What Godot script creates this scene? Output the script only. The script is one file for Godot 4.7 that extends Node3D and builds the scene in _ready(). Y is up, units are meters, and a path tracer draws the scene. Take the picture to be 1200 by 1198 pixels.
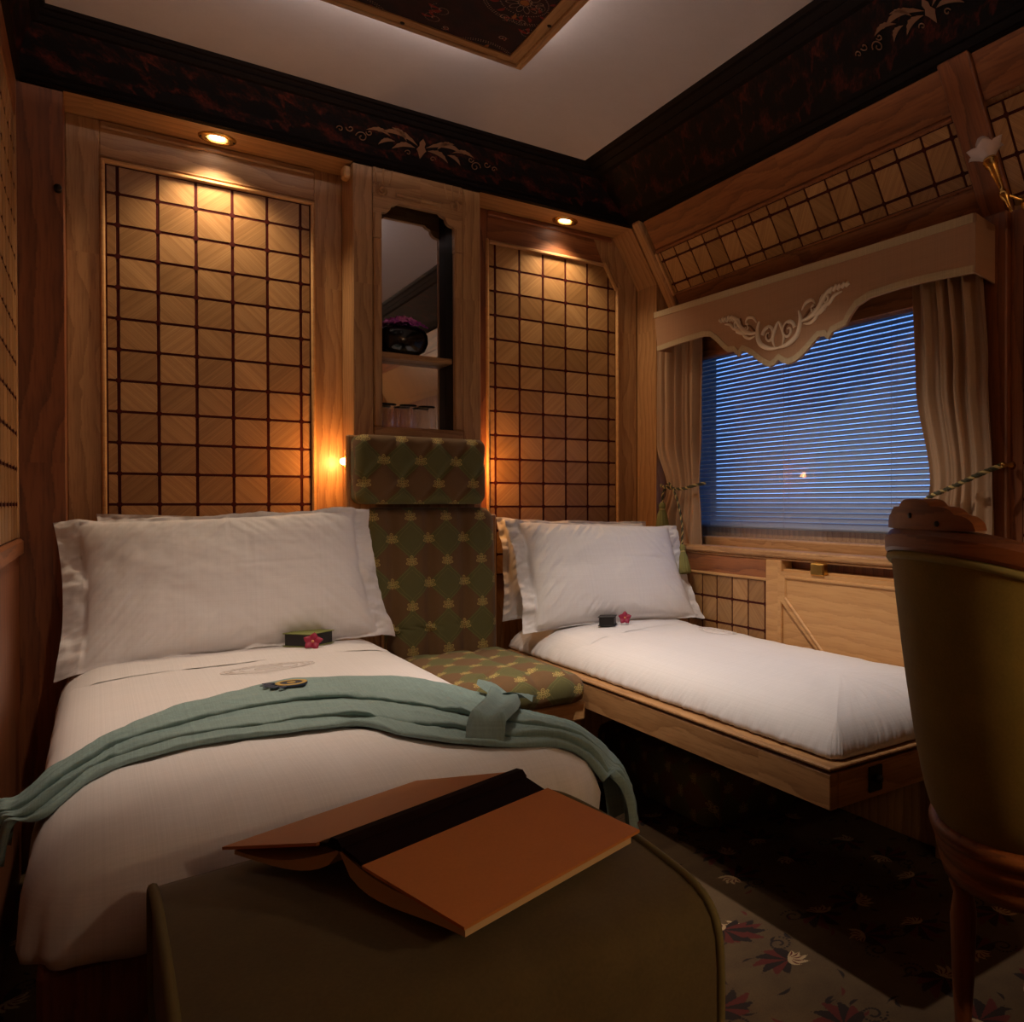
extends Node3D
# Night sleeper compartment. Window wall lies at +x, head wall at z = 0, camera near the left wall at z = 3.2. Units are metres.

var M := {}
var rng := RandomNumberGenerator.new()
var nz := FastNoiseLite.new()
var tile_meshes := {}
var none: Callable

const CAM := Vector3(0, 1.0, 3.2)
const YAW := 40.34
const PITCH := 0.536
const FOCAL := 962.0            # pixels of the 1200 x 1198 frame
const CENTRE_X := 930.0         # the photograph is the left part of a wider frame

func _ready() -> void:
	rng.seed = 11
	nz.seed = 5
	nz.noise_type = FastNoiseLite.TYPE_SIMPLEX_SMOOTH
	nz.frequency = 1.0
	# ---- camera
	var cam := Camera3D.new()
	cam.name = "camera"
	add_child(cam)
	cam.position = CAM
	cam.rotation_degrees = Vector3(-PITCH, -YAW, 0)
	cam.projection = Camera3D.PROJECTION_FRUSTUM
	var near := 0.02
	cam.set_frustum(1198.0 / FOCAL * near, Vector2((600.0 - CENTRE_X) / FOCAL * near, 0), near, 50.0)
	cam.current = true
	# ---- sky and exposure
	var env := Environment.new()
	var sky := Sky.new()
	var sm := ProceduralSkyMaterial.new()
	sm.sky_top_color = Color(0.16, 0.29, 0.54)
	sm.sky_horizon_color = Color(0.42, 0.60, 0.86)
	sm.ground_horizon_color = Color(0.30, 0.44, 0.62)
	sm.ground_bottom_color = Color(0.01, 0.015, 0.02)
	sm.sky_energy_multiplier = 1.8
	sm.ground_energy_multiplier = 1.6
	sky.sky_material = sm
	env.background_mode = Environment.BG_SKY
	env.sky = sky
	env.tonemap_mode = Environment.TONE_MAPPER_LINEAR
	env.tonemap_exposure = 1.0
	env.sdfgi_enabled = true
	env.ssao_enabled = true
	env.ssil_enabled = true
	var we := WorldEnvironment.new()
	we.name = "environment"
	we.environment = env
	add_child(we)
	make_materials()
	# ---- setting
	build_shell()
	build_wall_back()
	build_wall_right()
	build_wall_left()
	build_cornice()
	build_ceiling_panel()
	# ---- things, large first
	build_beds()
	build_seat()
	build_ottoman()
	build_chair()
	build_window_dressing()
	build_niche()
	build_pillows()
	build_robe()
	build_book()
	build_lamps()
	build_small()

# =====================================================================  helpers
func st0() -> SurfaceTool:
	var s := SurfaceTool.new()
	s.begin(Mesh.PRIMITIVE_TRIANGLES)
	return s

func done(s: SurfaceTool) -> ArrayMesh:
	s.generate_normals()
	s.index()
	return s.commit()

func org(n: Node) -> Vector3:
	var p := Vector3.ZERO
	while n != self and n is Node3D:
		p += n.position
		n = n.get_parent()
	return p

func obj(called: String, mesh: Mesh, m: Material, parent: Node = self) -> MeshInstance3D:
	var o := MeshInstance3D.new()
	o.name = called
	o.mesh = mesh
	o.material_override = null
	for i in mesh.get_surface_count():
		mesh.surface_set_material(i, m)
	o.position = -org(parent)
	parent.add_child(o, true)
	return o

func ob(called: String, s: SurfaceTool, m: Material, parent: Node = self) -> MeshInstance3D:
	return obj(called, done(s), m, parent)

func tag(o: Node, label: String, category: String, group := "") -> void:
	o.set_meta("label", label)
	o.set_meta("category", category)
	if group != "":
		o.set_meta("group", group)

func thing(called: String, label: String, category: String, at: Vector3, group := "") -> Node3D:
	var o := Node3D.new()
	o.name = called
	o.position = at
	add_child(o)
	tag(o, label, category, group)
	return o

func struct(called: String, label: String, category: String) -> Node3D:
	var o := Node3D.new()
	o.name = called
	add_child(o)
	o.set_meta("kind", "structure")
	o.set_meta("label", label)
	o.set_meta("category", category)
	return o

func tri(s: SurfaceTool, a: Vector3, b: Vector3, c: Vector3, out: Vector3) -> void:
	if (b - a).cross(c - a).dot(out) > 0.0:
		var t := b
		b = c
		c = t
	for p in [a, b, c]:
		s.set_uv(Vector2(p.x + p.z, p.y))
		s.add_vertex(p)

func face(s: SurfaceTool, pts: Array, out: Vector3) -> void:
	for i in range(1, pts.size() - 1):
		tri(s, pts[0], pts[i], pts[i + 1], out)

# chamfered box
func cbox(s: SurfaceTool, lo: Vector3, hi: Vector3, b := 0.002, bas := Basis(), off := Vector3.ZERO) -> void:
	s.set_smooth_group(-1)
	var c := (lo + hi) / 2
	var h := (hi - lo) / 2
	b = minf(b, minf(h.x, minf(h.y, h.z)) * 0.8)
	var sg := [-1.0, 1.0]
	for ax in 3:
		var u := (ax + 1) % 3
		var v := (ax + 2) % 3
		for sn in sg:
			var n := Vector3.ZERO
			n[ax] = sn
			var p := []
			for k in [[-1.0, -1.0], [1.0, -1.0], [1.0, 1.0], [-1.0, 1.0]]:
				var q := Vector3.ZERO
				q[ax] = sn * h[ax]
				q[u] = k[0] * (h[u] - b)
				q[v] = k[1] * (h[v] - b)
				p.append(bas * (c + q) + off)
			face(s, p, bas * n)
		# edges between faces u and v, running along ax
		for su in sg:
			for sv in sg:
				var n2 := Vector3.ZERO
				n2[u] = su
				n2[v] = sv
				var p2 := []
				for k in [[-1.0, 0], [1.0, 0], [1.0, 1], [-1.0, 1]]:
					var q := Vector3.ZERO
					q[ax] = k[0] * (h[ax] - b)
					q[u] = su * (h[u] if k[1] == 0 else h[u] - b)
					q[v] = sv * (h[v] - b if k[1] == 0 else h[v])
					p2.append(bas * (c + q) + off)
				face(s, p2, bas * n2)
	for sx in sg:
		for sy in sg:
			for sz in sg:
				var e := Vector3(sx, sy, sz)
				var p3 := []
				for ax in 3:
					var q := h - Vector3(b, b, b)
					q[ax] = h[ax]
					p3.append(bas * (c + q * e) + off)
				face(s, p3, bas * e)

func bx(lo: Vector3, hi: Vector3, b := 0.002) -> SurfaceTool:
	var s := st0()
	cbox(s, lo, hi, b)
	return s

# smooth grid, f(u, v) -> point, uvf(u, v) -> uv ; u, v run 0..1
func grid(s: SurfaceTool, nu: int, nv: int, f: Callable, uvf: Callable = none, flip := false, group := 0) -> void:
	s.set_smooth_group(group)
	var P := []
	var Q := []
	for j in nv + 1:
		for i in nu + 1:
			var u := float(i) / nu
			var v := float(j) / nv
			P.append(f.call(u, v))
			Q.append(uvf.call(u, v) if uvf.is_valid() else Vector2(u, v))
	for j in nv:
		for i in nu:
			var a := j * (nu + 1) + i
			var k := [a, a + 1, a + nu + 2, a, a + nu + 2, a + nu + 1]
			if flip:
				k = [a, a + nu + 2, a + 1, a, a + nu + 1, a + nu + 2]
			for q in k:
				s.set_uv(Q[q])
				s.add_vertex(P[q])

func tube(s: SurfaceTool, pts: Array, r: float, sides := 8, taper: Callable = none, closed := false) -> void:
	var n := pts.size()
	var rings := []
	var up := Vector3.UP
	for i in n:
		var d: Vector3 = (pts[(i + 1) % n] - pts[(i - 1 + n) % n]) if closed else (pts[mini(i + 1, n - 1)] - pts[maxi(i - 1, 0)])
		if d.length() < 1e-9:
			d = Vector3.RIGHT
		d = d.normalized()
		if i == 0:
			up = Vector3.UP if absf(d.y) < 0.9 else Vector3.RIGHT
		var x := up.cross(d).normalized()
		up = d.cross(x).normalized()
		var rr: float = r * (taper.call(float(i) / maxf(n - 1, 1)) if taper.is_valid() else 1.0)
		var ring := []
		for k in sides:
			var a := TAU * k / sides
			ring.append(pts[i] + (x * cos(a) + up * sin(a)) * rr)
		rings.append(ring)
	s.set_smooth_group(1)
	var m := n if closed else n - 1
	for i in m:
		var c: Vector3 = pts[i]
		for k in sides:
			var k2 := (k + 1) % sides
			var A: Vector3 = rings[i][k]
			var B: Vector3 = rings[i][k2]
			var C: Vector3 = rings[(i + 1) % n][k2]
			var D: Vector3 = rings[(i + 1) % n][k]
			var o: Vector3 = (A + B + C + D) / 4 - (c + pts[(i + 1) % n]) / 2
			tri(s, A, B, C, o)
			tri(s, A, C, D, o)
	if not closed:
		s.set_smooth_group(-1)
		for e in [0, n - 1]:
			var o: Vector3 = (pts[0] - pts[1]) if e == 0 else (pts[n - 1] - pts[n - 2])
			for k in sides:
				tri(s, pts[e], rings[e][k], rings[e][(k + 1) % sides], o)

# surface of revolution; prof = [Vector2(r, y), ...]
func lathe(s: SurfaceTool, prof: Array, segs := 20, at := Vector3.ZERO, bas := Basis(), group := 2, lobes := 0, depth := 0.0) -> void:
	s.set_smooth_group(group)
	for j in prof.size() - 1:
		for i in segs:
			var q := []
			for k in [[i, j], [i + 1, j], [i + 1, j + 1], [i, j + 1]]:
				var a: float = TAU * (k[0] % segs) / segs
				var r: float = prof[k[1]].x * (1.0 + depth * cos(a * lobes))
				q.append(at + bas * Vector3(cos(a) * r, prof[k[1]].y, sin(a) * r))
			var am: float = TAU * (i + 0.5) / segs
			var dr: float = prof[j + 1].x - prof[j].x
			var dy: float = prof[j + 1].y - prof[j].y
			var o := bas * Vector3(cos(am) * dy, -dr, sin(am) * dy)
			if o.length() < 1e-9:
				o = Vector3.UP
			if q[0].distance_to(q[1]) > 1e-7:
				tri(s, q[0], q[1], q[2], o)
			if q[2].distance_to(q[3]) > 1e-7:
				tri(s, q[0], q[2], q[3], o)

# polygon a-b plane extruded: p = o + a*A + b*B, thickness vector T
func extrude(s: SurfaceTool, poly: PackedVector2Array, o: Vector3, A: Vector3, B: Vector3, T: Vector3) -> void:
	s.set_smooth_group(-1)
	var ix := Geometry2D.triangulate_polygon(poly)
	for i in range(0, ix.size(), 3):
		var p := []
		for k in 3:
			var q := poly[ix[i + k]]
			p.append(o + A * q.x + B * q.y)
		tri(s, p[0], p[1], p[2], -T)
		tri(s, p[0] + T, p[1] + T, p[2] + T, T)
	var area := 0.0
	for i in poly.size():
		area += poly[i].cross(poly[(i + 1) % poly.size()])
	var sg := signf(area)
	for i in poly.size():
		var a := poly[i]
		var b := poly[(i + 1) % poly.size()]
		var d := b - a
		var n2 := Vector2(d.y, -d.x) * sg
		var p := o + A * a.x + B * a.y
		var q := o + A * b.x + B * b.y
		face(s, [p, q, q + T, p + T], A * n2.x + B * n2.y)

func inset_of(x: float, z: float, cx: float, cz: float, hx: float, hz: float, r: float) -> float:
	var dx := absf(x - cx) - (hx - r)
	var dz := absf(z - cz) - (hz - r)
	var outside := Vector2(maxf(dx, 0), maxf(dz, 0)).length()
	return r - (outside + minf(maxf(dx, dz), 0.0))

func prof_y(prof: Array, d: float) -> float:
	for i in range(prof.size() - 1):
		if d <= prof[i + 1].x and prof[i + 1].x > prof[i].x:
			var t := clampf((d - prof[i].x) / (prof[i + 1].x - prof[i].x), 0, 1)
			return lerpf(prof[i].y, prof[i + 1].y, t)
	return prof[-1].y

# rounded-rectangle contour at a given inset
func contour(cx: float, cz: float, hx: float, hz: float, r: float, d: float, t: float) -> Vector2:
	var ax := maxf(hx - d, 0.0)
	var az := maxf(hz - d, 0.0)
	var rr := minf(maxf(r - d * 0.6, 0.0004), minf(ax, az))
	# t in 0..1 is shared out by the outer contour's sides so that rows line up
	var k := t * 4.0
	var side := int(k) % 4
	var u: float = k - floorf(k)
	var cf := 0.3
	var p := Vector2.ZERO
	var ex := ax - rr
	var ez := az - rr
	if u < 1.0 - cf:
		var w: float = u / (1.0 - cf) * 2.0 - 1.0
		match side:
			0: p = Vector2(w * ex, az)
			1: p = Vector2(ax, -w * ez)
			2: p = Vector2(-w * ex, -az)
			3: p = Vector2(-ax, w * ez)
	else:
		var a: float = (u - (1.0 - cf)) / cf * PI / 2
		var sn := sin(a)
		var cs := cos(a)
		match side:
			0: p = Vector2(ex + sn * rr, ez + cs * rr)
			1: p = Vector2(ex + cs * rr, -ez - sn * rr)
			2: p = Vector2(-ex - sn * rr, -ez - cs * rr)
			3: p = Vector2(-ex - cs * rr, ez + sn * rr)
	return Vector2(cx, cz) + p

# cushion: closed contour rows by profile [(inset, y)]; wob(t, row, pos) -> offset
func cushion(s: SurfaceTool, cx: float, cz: float, hx: float, hz: float, r: float, prof: Array, n := 120, wob: Callable = none, uvm := 1.0) -> void:
	var rows := prof.size()
	grid(s, n, rows - 1, func(u: float, v: float) -> Vector3:
		var j := int(round(v * (rows - 1)))
		var c := contour(cx, cz, hx, hz, r, prof[j].x, fmod(u, 1.0))
		var p := Vector3(c.x, prof[j].y, c.y)
		if wob.is_valid():
			p += wob.call(fmod(u, 1.0), j, p)
		return p,
		func(u: float, v: float) -> Vector2:
			var j := int(round(v * (rows - 1)))
			var c := contour(cx, cz, hx, hz, r, prof[j].x, fmod(u, 1.0))
			var drop: float = prof[-1].y - prof[j].y
			var q := Vector2(c.x - cx, c.y - cz)
			# unfold the sides outwards so that a printed pattern runs over the edge
			var side := int(fmod(u, 1.0) * 4.0) % 4
			match side:
				0: q.y += drop
				1: q.x += drop
				2: q.y -= drop
				3: q.x -= drop
			return q * uvm, true)

func smooth_path(pts: Array, per := 6) -> Array:
	var out := []
	for i in pts.size() - 1:
		var a: Vector3 = pts[maxi(i - 1, 0)]
		var b: Vector3 = pts[i]
		var c: Vector3 = pts[i + 1]
		var d: Vector3 = pts[mini(i + 2, pts.size() - 1)]
		for k in per:
			out.append(b.cubic_interpolate(c, a, d, float(k) / per))
	out.append(pts[-1])
	return out

# =====================================================================  materials
func mat(c: Color, rough := 0.6, tex: Texture2D = null) -> StandardMaterial3D:
	var m := StandardMaterial3D.new()
	m.albedo_color = c
	m.roughness = rough
	if tex:
		m.albedo_texture = tex
	return m

func rgb8(r: int, g: int, b: int) -> Color:
	return Color(r / 255.0, g / 255.0, b / 255.0)

# straight oak grain; across = image x unless along_x
func wood_tex(sd: int, light: Color, dark: Color, along_x: bool, rings := 16.0, warp := 0.05, contrast := 0.6, W := 448, H := 448) -> ImageTexture:
	var im := Image.create(W, H, false, Image.FORMAT_RGB8)
	nz.seed = sd
	for y in H:
		for x in W:
			var a := float(x) / W
			var l := float(y) / H
			if along_x:
				a = float(y) / H
				l = float(x) / W
			var w := nz.get_noise_2d(a * 1.6, l * 0.9 + 7.0) * warp * 1.6 + nz.get_noise_2d(a * 9.0, l * 1.6) * warp * 0.16
			var g := fposmod((a + w) * rings * 1.7, 1.0)
			g = g * g
			var pore := clampf(nz.get_noise_2d(a * 150.0, l * 6.0) * 1.4, 0.0, 1.0)
			var fine := 0.5 + 0.5 * nz.get_noise_2d(a * 60.0 + 9.0, l * 2.0)
			var tone := 0.5 + 0.5 * nz.get_noise_2d(a * 4.0 + 30.0, l * 0.4)
			im.set_pixel(x, y, light.lerp(dark, clampf(contrast * (0.5 * g + 0.45 * pore + 0.25 * fine + 0.3 * tone - 0.12), 0, 1)))
	return ImageTexture.create_from_image(im)

# dead straight veneer lines running along image x
func veneer_tex(light: Color, dark: Color, pale: Color) -> ImageTexture:
	var W := 256
	var H := 512
	var im := Image.create(W, H, false, Image.FORMAT_RGB8)
	nz.seed = 61
	for y in H:
		var a := float(y) / H
		var band := 0.5 + 0.5 * nz.get_noise_2d(a * 22.0, 3.0)
		var line := nz.get_noise_2d(a * 120.0, 8.0)
		for x in W:
			var f := 0.5 + 0.5 * nz.get_noise_2d(a * 200.0, float(x) / W * 3.0)
			var c := light.lerp(dark, clampf(0.55 * band + 0.35 * f + 0.4 * maxf(line, 0.0) - 0.15, 0, 1))
			im.set_pixel(x, y, c.lerp(pale, clampf((-line - 0.35) * 2.2, 0.0, 0.75)))
	return ImageTexture.create_from_image(im)

func tri_mat(tex: Texture2D, rough: float, scale := 1.0, col := Color.WHITE) -> StandardMaterial3D:
	var m := mat(col, rough, tex)
	m.uv1_triplanar = true
	m.uv1_world_triplanar = true
	m.uv1_scale = Vector3(scale, scale, scale)
	m.uv1_triplanar_sharpness = 8.0
	return m

func blob(im: Image, cx: float, cy: float, rx: float, ry: float, ang: float, col: Color, inner := 0.0) -> void:
	var W := im.get_width()
	var H := im.get_height()
	var R := maxf(rx, ry)
	var ca := cos(ang)
	var sa := sin(ang)
	for y in range(int(cy - R) - 1, int(cy + R) + 2):
		for x in range(int(cx - R) - 1, int(cx + R) + 2):
			var dx := x - cx
			var dy := y - cy
			var u := (dx * ca + dy * sa) / rx
			var v := (-dx * sa + dy * ca) / ry
			var d := sqrt(u * u + v * v)
			if d <= 1.0 and d >= inner:
				im.set_pixel(posmod(x, W), posmod(y, H), col)

func leaf(im: Image, x: float, y: float, L: float, w: float, ang: float, col: Color) -> void:
	for i in 9:
		var t := i / 8.0
		var r := w * sin(PI * clampf(t * 0.92 + 0.06, 0, 1))
		var bend := sin(t * PI) * L * 0.12
		blob(im, x + cos(ang) * L * t - sin(ang) * bend, y + sin(ang) * L * t + cos(ang) * bend, maxf(r, 1.0), maxf(r, 1.0), 0, col)

func carpet_tex() -> ImageTexture:
	var S := 720
	var im := Image.create(S, S, false, Image.FORMAT_RGB8)
	nz.seed = 31
	var g1 := rgb8(98, 78, 48)
	var g2 := rgb8(70, 50, 31)
	for y in S:
		for x in S:
			var t := 0.5 + 0.5 * nz.get_noise_2d(x * 0.012, y * 0.012)
			im.set_pixel(x, y, g1.lerp(g2, t * 0.6 + 0.4 * rng.randf()))
	var dark := rgb8(34, 20, 14)
	var red := rgb8(84, 28, 20)
	var cream := rgb8(164, 138, 100)
	for k in 90:
		leaf(im, rng.randf() * S, rng.randf() * S, rng.randf_range(18, 34), rng.randf_range(3.0, 4.5), rng.randf() * TAU, [dark, red, dark][k % 3])
	for k in 18:
		var x := (k % 4 + 0.5 + rng.randf_range(-0.3, 0.3)) * S / 4.0
		var y := (k / 4 + 0.5 + rng.randf_range(-0.3, 0.3)) * S / 4.5
		var a := rng.randf() * TAU
		for i in 7:
			var b := a + (i - 3) * 0.42
			leaf(im, x, y, 78.0 - 9.0 * absf(i - 3), 11.0, b, dark if i % 2 == 0 else red)
		for i in 5:
			var b := a + PI + (i - 2) * 0.5
			leaf(im, x, y, rng.randf_range(26, 44), 7.0, b, cream)
			leaf(im, x + cos(b) * 10, y + sin(b) * 10, 20, 2.0, b, red)
		for i in 26:
			var t := i / 26.0
			blob(im, x + cos(a + 2.0 + t * 9.0) * (26 - 20 * t) + cos(a + 1.6) * 60, y + sin(a + 2.0 + t * 9.0) * (26 - 20 * t) + sin(a + 1.6) * 60, 2.6, 2.6, 0, dark)
	return ImageTexture.create_from_image(im)

func tapestry_tex() -> ImageTexture:
	var S := 800
	var im := Image.create(S, S, false, Image.FORMAT_RGB8)
	var a := rgb8(62, 22, 20)
	var b := rgb8(30, 20, 24)
	nz.seed = 77
	for y in S:
		for x in S:
			var t := 0.5 + 0.8 * nz.get_noise_2d(x * 0.010, y * 0.010)
			var w := 0.78 + 0.22 * float(((x + y) / 3) % 2)
			im.set_pixel(x, y, Color(a.lerp(b, clampf(t, 0, 1)) * w, 1.0))
	var line := rgb8(150, 124, 104)
	var red := rgb8(122, 34, 26)
	var gold := rgb8(150, 92, 42)
	for k in 60:
		var x := rng.randf() * S
		var y := rng.randf() * S
		var r := rng.randf_range(10, 30)
		var turn := rng.randf() * TAU
		for i in 4:
			leaf(im, x, y, r * 1.5, r * 0.28, turn + i * 0.5, red if (k + i) % 2 == 0 else b)
		for i in 34:
			var t := i / 33.0
			var q := turn + t * 8.0
			blob(im, x + cos(q) * r * (1.15 - t), y + sin(q) * r * (1.15 - t), 1.6, 1.3, q, line)
	for k in 2:
		for j in 2:
			var cx := (k + 0.5) * S / 2
			var cy := (j + 0.5) * S / 2
			for ring in [120.0, 112.0, 70.0]:
				var n := int(ring * 0.8)
				for i in n:
					var t := TAU * i / n
					blob(im, cx + cos(t) * ring, cy + sin(t) * ring, 2.4, 1.5, t, line)
			for i in 12:
				var t := TAU * i / 12
				leaf(im, cx + cos(t) * 74, cy + sin(t) * 74, 30, 6, t, gold if i % 3 == 0 else red)
				blob(im, cx + cos(t) * 36, cy + sin(t) * 36, 20, 9, t, line, 0.86)
			blob(im, cx, cy, 14, 14, 0, gold)
	return ImageTexture.create_from_image(im)

# ogee lattice of green and rust with gold sprigs; one period is 0.115 m x 0.15 m
func fabric_tex() -> ImageTexture:
	var W := 320
	var H := 416
	var im := Image.create(W, H, false, Image.FORMAT_RGB8)
	var green := rgb8(98, 94, 48)
	var green2 := rgb8(84, 82, 42)
	var rust := rgb8(110, 82, 45)
	var rust2 := rgb8(98, 70, 38)
	var line := rgb8(130, 118, 66)
	for y in H:
		for x in W:
			var u := float(x) / W
			var v := float(y) / H
			# centre of the green cell (0, 0.5), of the rust cell (0.5, 0)
			var du := absf(u - round(u))
			var dv := absf(v - 0.5)
			var bend := 0.055 * sin((v) * TAU * 2.0) * (1.0 if v < 0.5 else -1.0)
			var d := du / 0.5 + dv / 0.5 + bend
			var f := 0.92 + 0.16 * rng.randf()
			var stripe := 0.5 + 0.5 * sin(float(x + y * 2) * 0.5)
			var c := green.lerp(green2, stripe) if d < 1.0 else rust.lerp(rust2, stripe)
			if absf(d - 0.93) < 0.012 or absf(d - 0.70) < 0.008:
				c = line
			im.set_pixel(x, y, Color(c.r * f, c.g * f, c.b * f))
	var gold := rgb8(178, 156, 88)
	for q in [Vector2(0, 0), Vector2(W / 2.0, H / 2.0)]:
		for i in 5:
			var a: float = -PI / 2 + (i - 2) * 0.95
			var L := 38.0 if i == 2 else 32.0
			var p: Vector2 = q + Vector2(cos(a), sin(a)) * L
			blob(im, p.x, p.y, 22, 14, a, gold, 0.66)
			blob(im, p.x, p.y, 7, 3.5, a, gold)
		for i in 2:
			var sx := -1.0 if i == 0 else 1.0
			blob(im, q.x + sx * 17, q.y + 24, 11, 8, sx * 0.6, gold, 0.55)
		blob(im, q.x, q.y, 8, 8, 0, gold)
		blob(im, q.x, q.y + 26, 4, 16, 0, gold)
	return ImageTexture.create_from_image(im)

func burl_tex() -> ImageTexture:
	var S := 384
	var im := Image.create(S, S, false, Image.FORMAT_RGB8)
	nz.seed = 91
	var a := rgb8(13, 7, 6)
	var b := rgb8(92, 30, 17)
	for y in S:
		for x in S:
			var w := nz.get_noise_2d(x * 0.02, y * 0.02) * 30.0
			var t := nz.get_noise_2d((x + w) * 0.011, (y - w) * 0.016) * 0.8 + nz.get_noise_2d(x * 0.06, y * 0.06 + w * 0.1) * 0.3
			im.set_pixel(x, y, a.lerp(b, clampf(t * 1.1 + 0.12, 0, 1)))
	return ImageTexture.create_from_image(im)

func patch_tex(sd: int, a: Color, b: Color, freq: float, fine: float, S := 320) -> ImageTexture:
	var im := Image.create(S, S, false, Image.FORMAT_RGB8)
	nz.seed = sd
	for y in S:
		for x in S:
			var t := 0.5 + 0.5 * nz.get_noise_2d(x * freq, y * freq)
			im.set_pixel(x, y, a.lerp(b, clampf(t * (1.0 - fine) + fine * rng.randf(), 0, 1)))
	return ImageTexture.create_from_image(im)

# woven cloth: thread lines both ways
func weave_tex(c: Color, amount := 0.06, S := 256) -> ImageTexture:
	var im := Image.create(S, S, false, Image.FORMAT_RGB8)
	var col := []
	var row := []
	for i in S:
		col.append(rng.randf())
		row.append(rng.randf())
	for y in S:
		for x in S:
			var t: float = 1.0 - amount * (0.5 * col[x] + 0.5 * row[y]) - amount * 0.4 * rng.randf()
			im.set_pixel(x, y, Color(c.r * t, c.g * t, c.b * t))
	return ImageTexture.create_from_image(im)

func make_materials() -> void:
	var ol := rgb8(188, 144, 96)
	var od := rgb8(118, 78, 44)
	M.oak_v = tri_mat(wood_tex(3, ol, od, false, 15.0, 0.05, 0.75), 0.42, 1.15)
	M.oak_h = tri_mat(wood_tex(8, ol, od, true, 13.0, 0.05, 0.8), 0.42, 1.15)
	M.oak_pale = tri_mat(wood_tex(15, rgb8(206, 160, 104), rgb8(156, 108, 62), true, 12.0, 0.05, 0.6), 0.45, 1.0)
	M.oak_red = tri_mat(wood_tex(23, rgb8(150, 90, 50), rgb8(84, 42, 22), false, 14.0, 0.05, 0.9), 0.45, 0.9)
	M.oak_red_h = tri_mat(wood_tex(27, rgb8(158, 98, 54), rgb8(92, 48, 24), true, 12.0, 0.06, 0.9), 0.45, 0.9)
	# veneer of the parquetry tiles: grain runs along image x
	var vt := veneer_tex(rgb8(190, 146, 94), rgb8(126, 86, 48), rgb8(230, 200, 150))
	M.veneer_0 = mat(Color(1, 1, 1), 0.38, vt)
	M.veneer_1 = mat(Color(0.93, 0.92, 0.9), 0.38, vt)
	M.veneer_2 = mat(Color(0.86, 0.84, 0.80), 0.38, vt)
	M.inlay = mat(rgb8(66, 20, 14), 0.5)
	M.inlay.metallic_specular = 0.25
	M.burl = mat(Color.WHITE, 0.5, burl_tex())
	M.burl.metallic_specular = 0.2
	M.ebony = mat(rgb8(18, 10, 8), 0.5)
	M.ebony.metallic_specular = 0.2
	M.marquetry = mat(rgb8(98, 58, 28), 0.5)
	M.ceiling = tri_mat(patch_tex(4, rgb8(206, 198, 196), rgb8(198, 190, 188), 0.05, 0.4, 128), 0.9, 2.0)
	M.carpet = tri_mat(carpet_tex(), 0.95, 1.25)
	M.tapestry = tri_mat(tapestry_tex(), 0.95, 1.5)
	M.fabric = mat(Color.WHITE, 0.85, fabric_tex())
	M.fabric.uv1_scale = Vector3(1.0 / 0.115, 1.0 / 0.15, 1)
	M.fabric.rim_enabled = true
	M.fabric.rim = 0.15
	M.sheet = tri_mat(weave_tex(rgb8(232, 228, 226), 0.06), 0.85, 5.0)
	M.pillow = tri_mat(weave_tex(rgb8(232, 229, 228), 0.05), 0.85, 6.0)
	M.embroidery = mat(rgb8(222, 216, 212), 0.6)
	M.robe = tri_mat(weave_tex(rgb8(142, 168, 164), 0.12), 0.9, 4.0)
	M.velvet = tri_mat(patch_tex(12, rgb8(98, 84, 48), rgb8(76, 64, 35), 0.02, 0.35), 0.9, 1.4)
	M.velvet.rim_enabled = true
	M.velvet.rim = 0.25
	M.velvet.rim_tint = 0.8
	M.piping = mat(rgb8(106, 96, 54), 0.8)
	M.chair_velvet = tri_mat(patch_tex(13, rgb8(146, 128, 54), rgb8(122, 104, 43), 0.02, 0.35), 0.9, 1.4)
	M.chair_velvet.rim_enabled = true
	M.chair_velvet.rim = 0.25
	M.chair_velvet.rim_tint = 0.8
	M.braid = mat(rgb8(150, 142, 84), 0.8)
	M.book = tri_mat(patch_tex(14, rgb8(206, 130, 62), rgb8(196, 122, 57), 0.03, 0.5, 128), 0.6, 4.0)
	M.spine = mat(rgb8(28, 12, 10), 0.8)
	M.spine.metallic_specular = 0.2
	M.paper = mat(rgb8(206, 176, 132), 0.9)
	M.curtain = tri_mat(weave_tex(rgb8(172, 138, 104), 0.06), 0.6, 5.0)
	M.curtain.rim_enabled = true
	M.curtain.rim = 0.2
	M.valance = tri_mat(weave_tex(rgb8(182, 140, 104), 0.1), 0.6, 5.0)
	M.valance_trim = tri_mat(weave_tex(rgb8(206, 184, 144), 0.14), 0.8, 6.0)
	M.stitch = mat(rgb8(226, 206, 176), 0.6)
	M.stitch_dark = mat(rgb8(120, 78, 46), 0.6)
	M.rope = mat(rgb8(62, 58, 32), 0.8)
	M.rope_gold = mat(rgb8(176, 152, 92), 0.7)
	M.tassel = mat(rgb8(124, 118, 62), 0.8)
	M.slat = mat(rgb8(134, 142, 156), 0.4)
	M.slat.backlight_enabled = true
	M.slat.backlight = Color(0.34, 0.37, 0.41)
	M.brass = mat(rgb8(214, 172, 96), 0.25)
	M.brass.metallic = 1.0
	M.dark_metal = mat(rgb8(40, 32, 26), 0.4)
	M.dark_metal.metallic = 0.6
	M.mirror = mat(Color(0.86, 0.86, 0.88), 0.02)
	M.mirror.metallic = 1.0
	M.pane = mat(Color(0.9, 0.95, 1.0, 0.06), 0.02)
	M.pane.transparency = BaseMaterial3D.TRANSPARENCY_ALPHA
	M.glass = mat(Color(0.95, 0.97, 1.0, 0.04), 0.02)
	M.glass.transparency = BaseMaterial3D.TRANSPARENCY_ALPHA
	M.frosted = mat(rgb8(226, 214, 214), 0.35)
	M.frosted.backlight_enabled = true
	M.frosted.backlight = Color(0.5, 0.48, 0.48)
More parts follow.
